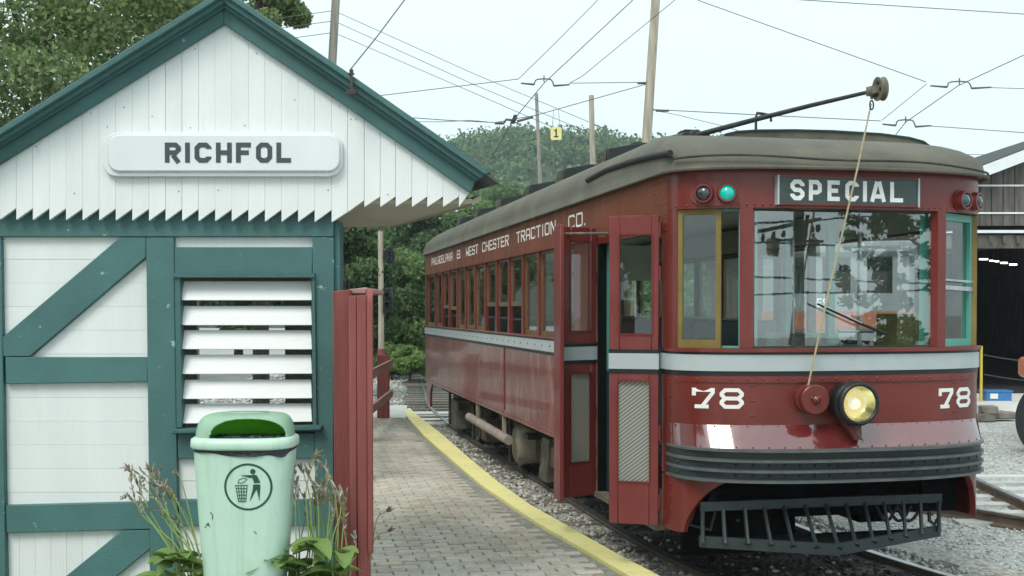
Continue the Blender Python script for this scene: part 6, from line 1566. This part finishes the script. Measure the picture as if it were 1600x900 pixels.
# wooded hill: terrain and one forest mass
HYc = 330.0
prof_px = [(-500, 300), (200, 285), (560, 262), (700, 236), (730, 222), (765, 213), (800, 207), (850, 201), (900, 204), (950, 205), (1000, 211), (1060, 214), (1150, 225), (1300, 262), (1500, 330), (1700, 370), (2300, 400)]
def ridge(x):
    px_ = 800 + F * x / HYc
    for (a, ya), (b, yb) in zip(prof_px[:-1], prof_px[1:]):
        if a <= px_ <= b: return P(800, ya + (yb - ya) * (px_ - a) / (b - a) + 24, HYc).z
    return P(800, 400, HYc).z
rows = []
xs = np.linspace(-230, 260, 80)
for j in range(26):
    f = j / 25; y = 120 + (HYc + 120 - 120) * f; row = []
    for x in xs:
        g_ = min(1, max(0, (y - 120) / (HYc - 120))); k_ = g_ * g_ * (3 - 2 * g_); z = ridge(x * HYc / max(y, 200)) * k_ if y <= HYc else ridge(x) * (1 - .3 * (y - HYc) / 120)
        row.append((x, y, z - .3 + 2.2 * math.sin(x * .05 + y * .03) * k_))
    rows.append(row)
tag(MB().grid(rows, False, True).build('hill', M['hill']), kind='structure')
cents = []
def hz(x, y): 
    g_ = min(1, max(0, (y - 120) / (HYc - 120))); k_ = g_ * g_ * (3 - 2 * g_); return ridge(x * HYc / max(y, 200)) * k_ - .3 + 2.2 * math.sin(x * .05 + y * .03) * k_
cl = []
while len(cl) < 1150:
    y = random.uniform(125, HYc + 6); px_ = random.uniform(560, 1120) if random.random() < .88 else random.uniform(200, 1700); x = (px_ - 800) / F * y
    r = min(6.5, random.lognormvariate(.95, .35)); z = hz(x, y) + r * random.uniform(.1, .7); cl.append(((x, y, z), r))
fp = clump_points(cl, 75)
V, Fq = leaves(fp, .78, .6, 1.3); tag(np_mesh('hillside_forest', V, Fq, M['leaf_hill']), kind='stuff')

# weeds round the bin
def leaf_blade(base, d, length, width, droop, m, parent, name='leaf'):
    d = Vector(d).normalized(); side = d.cross(Vector((0, 0, 1))).normalized(); rows = []
    for i in range(8):
        t = i / 7; w = width * (math.sin(math.pi * min(1, t * .9 + .1)) ** .8) * (1 if t < .99 else .05)
        c = Vector(base) + d * (length * t) + Vector((0, 0, length * (.55 * t - droop * t * t)))
        rows.append([c - side * w / 2 + Vector((0, 0, w * .18)), c - side * w * .22 + Vector((0, 0, .0)), c - Vector((0, 0, w * .03)), c + side * w * .22, c + side * w / 2 + Vector((0, 0, w * .18))])
    return MB().grid(rows).build(name, M[m], parent)
def flower_stem(pts, parent, seeds=14, r=.0028, headlen=.45, floret=.25):
    q = catmull([Vector(p) for p in pts], 5); st = MB().tube(q, [r * (1.25 - .7 * i / len(q)) for i in range(len(q))], 5).build('flower_stem', M['stem'], parent)
    mb = MB(); mf = MB(); n = len(q)
    for k in range(seeds):
        t = 1 - headlen * k / seeds; i = min(n - 1, int(t * (n - 1))); p = q[i]; d = (q[min(i + 1, n - 1)] - q[max(i - 1, 0)]).normalized()
        o = Vector((random.uniform(-1, 1), random.uniform(-1, 1), random.uniform(-.2, .9))).normalized(); l_ = random.uniform(.009, .02); tgt = mf if random.random() < floret else mb
        tgt.tube([p, p + (o * .7 + d * .6) * l_ * .6, p + (o * .7 + d * .8) * l_ * 1.5], [.0016, .0048, .0015], 5)
    if mb.v: tag(mb.build('seed_head', M['seed'], st), kind='stuff')
    if mf.v: tag(mf.build('floret', M['floret'], st), kind='stuff')
WYd = 4.95
def wpx(x, y, Y=WYd): return P(x, y, Y)
def weed(name, label, stems, leaf_list, cx_):
    o = wpx(cx_, 900, WYd); o.z = .24; t = thing(name, label, 'plant', o)
    for pts_, sd_, hl in stems:
        Y = WYd + random.uniform(-.12, .1); flower_stem([wpx(x, y, Y) - o for x, y in pts_], t, sd_, headlen=hl)
    for (x, y), (dx, dy), ln, wd in leaf_list:
        leaf_blade(wpx(x, y, WYd + random.uniform(-.15, .05)) - o, (dx, dy, 0), ln, wd, random.uniform(.35, .75), 'leaf_hosta', t)
    return t
LS = [([(300, 925), (272, 862), (235, 800), (206, 738), (200, 732)], 22, .5), ([(312, 925), (292, 840), (268, 782), (245, 745), (234, 733)], 24, .5), ([(318, 900), (300, 825), (282, 790), (262, 765)], 16, .4),
      ([(305, 930), (262, 850), (225, 800), (200, 775), (194, 778)], 18, .45), ([(318, 915), (300, 850), (276, 812), (254, 800)], 14, .5), ([(320, 905), (296, 800), (282, 748), (272, 740)], 8, .3)]
LL = []
for k in range(32):
    LL.append(((random.uniform(262, 322), random.uniform(866, 935)), (random.uniform(-1, .8), random.uniform(-1, .4)), random.uniform(.11, .20), random.uniform(.06, .10)))
for k in range(9): x0 = random.uniform(285, 318); LS.append(([(x0, 930), (x0 - random.uniform(5, 25), 860), (x0 - random.uniform(25, 70), random.uniform(770, 810)), (x0 - random.uniform(50, 90), random.uniform(735, 765))], 12, .35))
weed('flowering_weed', 'leaning weed with seed stems on the left of the green bin', LS, LL, 298)
RS = [([(462, 930), (468, 850), (466, 780), (460, 722)], 10, .35), ([(475, 930), (482, 840), (478, 770), (492, 715), (496, 712)], 14, .35), ([(492, 930), (498, 830), (494, 770), (480, 740)], 12, .4),
      ([(503, 930), (506, 840), (500, 790), (512, 752), (502, 722)], 12, .35), ([(515, 930), (528, 850), (524, 780), (510, 735), (502, 725)], 10, .3), ([(530, 930), (534, 850), (538, 800), (532, 765)], 26, .5),
      ([(540, 930), (542, 860), (536, 810), (540, 770)], 24, .5), ([(470, 930), (476, 880), (488, 840), (478, 800)], 8, .3), ([(548, 920), (548, 880), (556, 850), (552, 835)], 8, .4), ([(480, 935), (486, 800), (476, 745), (470, 730)], 8, .3),
      ([(520, 935), (516, 850), (520, 800), (528, 770)], 18, .5)]
RL = []
for k in range(48):
    RL.append(((random.uniform(448, 545), random.uniform(850, 935)), (random.uniform(-1, 1), random.uniform(-1, .4)), random.uniform(.12, .22), random.uniform(.055, .10)))
for k in range(12): x0 = random.uniform(455, 540); RS.append(([(x0, 930), (x0 + random.uniform(-6, 10), 850), (x0 + random.uniform(-10, 14), 790), (x0 + random.uniform(-18, 18), random.uniform(725, 770))], 12, .35))
weed('flowering_weed', 'upright weed with seed stems between the green bin and the red board', RS, RL, 500)
o = wpx(586, 870, 5.4); 
tw_ = thing('flowering_weed', 'two thin weed stalks poking out past the red board over the bricks', 'plant', Vector((o.x - .1, o.y, .25)))
to = Vector(tw_.location)
flower_stem([Vector((0, 0, 0)), wpx(578, 880, 5.4) - to, wpx(588, 815, 5.4) - to, wpx(600, 801, 5.4) - to, wpx(608, 798, 5.4) - to], tw_, 12, .0028, .16, 0)
flower_stem([Vector((0, .02, 0)), wpx(580, 870, 5.4) - to, wpx(590, 838, 5.4) - to, wpx(602, 832, 5.4) - to, wpx(610, 829, 5.4) - to], tw_, 12, .0028, .16, 0)
# grass tufts near the hut
n = 5000
c = np.stack([RNG.uniform(-4.5, -1.1, n), RNG.uniform(3.6, 6.1, n), np.full(n, .235)], 1)
hgt = RNG.uniform(.03, .10, n); dx = RNG.normal(0, .35, (n, 2)); tip = c + np.stack([dx[:, 0] * hgt, dx[:, 1] * hgt, hgt], 1)
sd = np.stack([RNG.uniform(-.004, .004, n), RNG.uniform(-.004, .004, n), np.zeros(n)], 1)
V = np.stack([c - sd, c + sd, tip], 1).reshape(-1, 3); tag(np_mesh('verge_grass', V, np.arange(3 * n).reshape(-1, 3), M['leaf_mid']), kind='stuff')

# ================================================================== WHAT STANDS BEHIND THE CAMERA (seen only as reflections)
def mirror_px(px, py, dist):
    """the point whose reflection in the windshield plane shows at a pixel"""
    s0 = fpt(phi_of(1.1))[1] + .03; o = to_car(CAM); q = on_front_plane(px, py, s0); d = (q - o).normalized(); r = Vector((d.x, -d.y, d.z)); return from_car(q + r * dist)
pb, ptp = mirror_px(1238, 535, 17), mirror_px(1233, 250, 17); pb.z = 0
up_ = thing('utility_pole', 'utility pole with crossarm and transformers behind the camera, mirrored in the windshield', 'pole', pb)
ptp.z += 2
MB().tube([(0, 0, 0), (0, 0, ptp.z)], [.13, .09], 12).build('post', M['bark'], up_)
zt3 = mirror_px(1235, 385, 17).z; za3 = mirror_px(1235, 347, 17).z
for k in (-.46, .06, .46): MB().lathe([(.02, -.2), (.12, -.19), (.13, .15), (.08, .19), (.04, .21), (.04, .29)], (k * rv.x, k * rv.y - .18, zt3), (0, 0, 1), 14).build('transformer', M['timber_grey'], up_)
MB().box(-.6, .6, -.05, .05, zt3 + .1, zt3 + .15).build('crossarm', M['bark'], up_); MB().prism([(-1.0, -.05, za3 - .25), (.55, -.05, za3 + .05), (.55, -.05, za3 + .13), (-1.0, -.05, za3 - .17)], (0, .1, 0)).build('crossarm', M['bark'], up_)
for k in (-.9, -.65, -.4, .35, .5): MB().lathe([(.03, -.16), (.05, -.1), (.03, 0)], (k, 0, za3 - .02 - (.5 - k) * .17), (0, 0, 1), 8).build('insulator', M['ceramic'], up_)
for k, (ya, yb) in enumerate(((375, 392), (352, 330), (462, 452), (430, 445))):
    a, b = mirror_px(1120, ya, 16.5 + k * .3), mirror_px(1470, yb, 17.5 + k * .3); mb = MB().tube([(0, 0, 0), b - a], .022, 6); o = mb.build('overhead_wire', M['wire']); o.location = a; tag(o, ('upper', 'slanting', 'lower', 'second lowest')[k] + ' wire behind the camera mirrored in the windshield', 'wire', 'overhead wires')
a, b = mirror_px(1255, 335, 12), mirror_px(1228, 540, 12); o = MB().tube([(0, 0, 0), b - a], .035, 6).build('guy_wire', M['blackish']); o.location = a; tag(o, 'slanting guy wire behind the camera mirrored in the windshield', 'wire')
cb_ = mirror_px(1385, 540, 15); cb_.z = 0; ct_ = mirror_px(1385, 320, 15).z + .9
t = thing('spruce_tree', 'dark spruce behind the camera, mirrored in the windshield', 'tree', cb_)
cl = []
for k in range(190):
    f = random.random() ** .85; r_ = 1.25 * (1 - f * .5) * random.uniform(.15, 1); a = random.uniform(0, 6.28); cl.append(((r_ * math.cos(a), r_ * math.sin(a), .8 + f * (ct_ + 1.2) - r_ * .22), .17))
V, Fq = leaves(clump_points(cl, 46), .06, .2, 3.0); np_mesh('crown', V, Fq, M['leaf_conifer'], t)
MB().tube([(0, 0, -.1), (0, 0, ct_ + 2)], [.14, .03], 9).build('trunk', M['bark'], t)
bgp = mirror_px(1240, 470, 45)
for i, (x_, y_, h_, r_) in enumerate(((4, -38, 7, 3.5), (-12, -25, 8, 4), (-18, -12, 7, 3.5), (-13, -5, 10.5, 4.2))):  # last tree is unseen, added to keep sky out of the corner window
    tree('dense_tree', ('round tree far behind the camera', 'tall tree behind the camera on the hut side', 'tree on the hut side behind the camera', 'unseen tall tree added to darken the reflection in the corner window')[i], 'tree', Vector((x_, y_, 0)), h_, r_, 40, 400, .2, 'leaf_mid', .15, .2, None, 1.0, 'trees behind the camera')

# ================================================================== AIR
hz_m = bpy.data.materials.new('thin_haze'); hz_m.use_nodes = True; t = hz_m.node_tree; t.nodes.clear()
ho = N(t, 'OutputMaterial'); pv = N(t, 'VolumePrincipled'); pv.inputs['Density'].default_value = .00065; pv.inputs['Color'].default_value = (.86, .95, 1, 1); pv.inputs['Anisotropy'].default_value = .2
t.links.new(pv.outputs[0], ho.inputs[1])
tag(MB().box(-420, 420, -60, 480, -1.2, 72).build('haze', hz_m), kind='stuff')
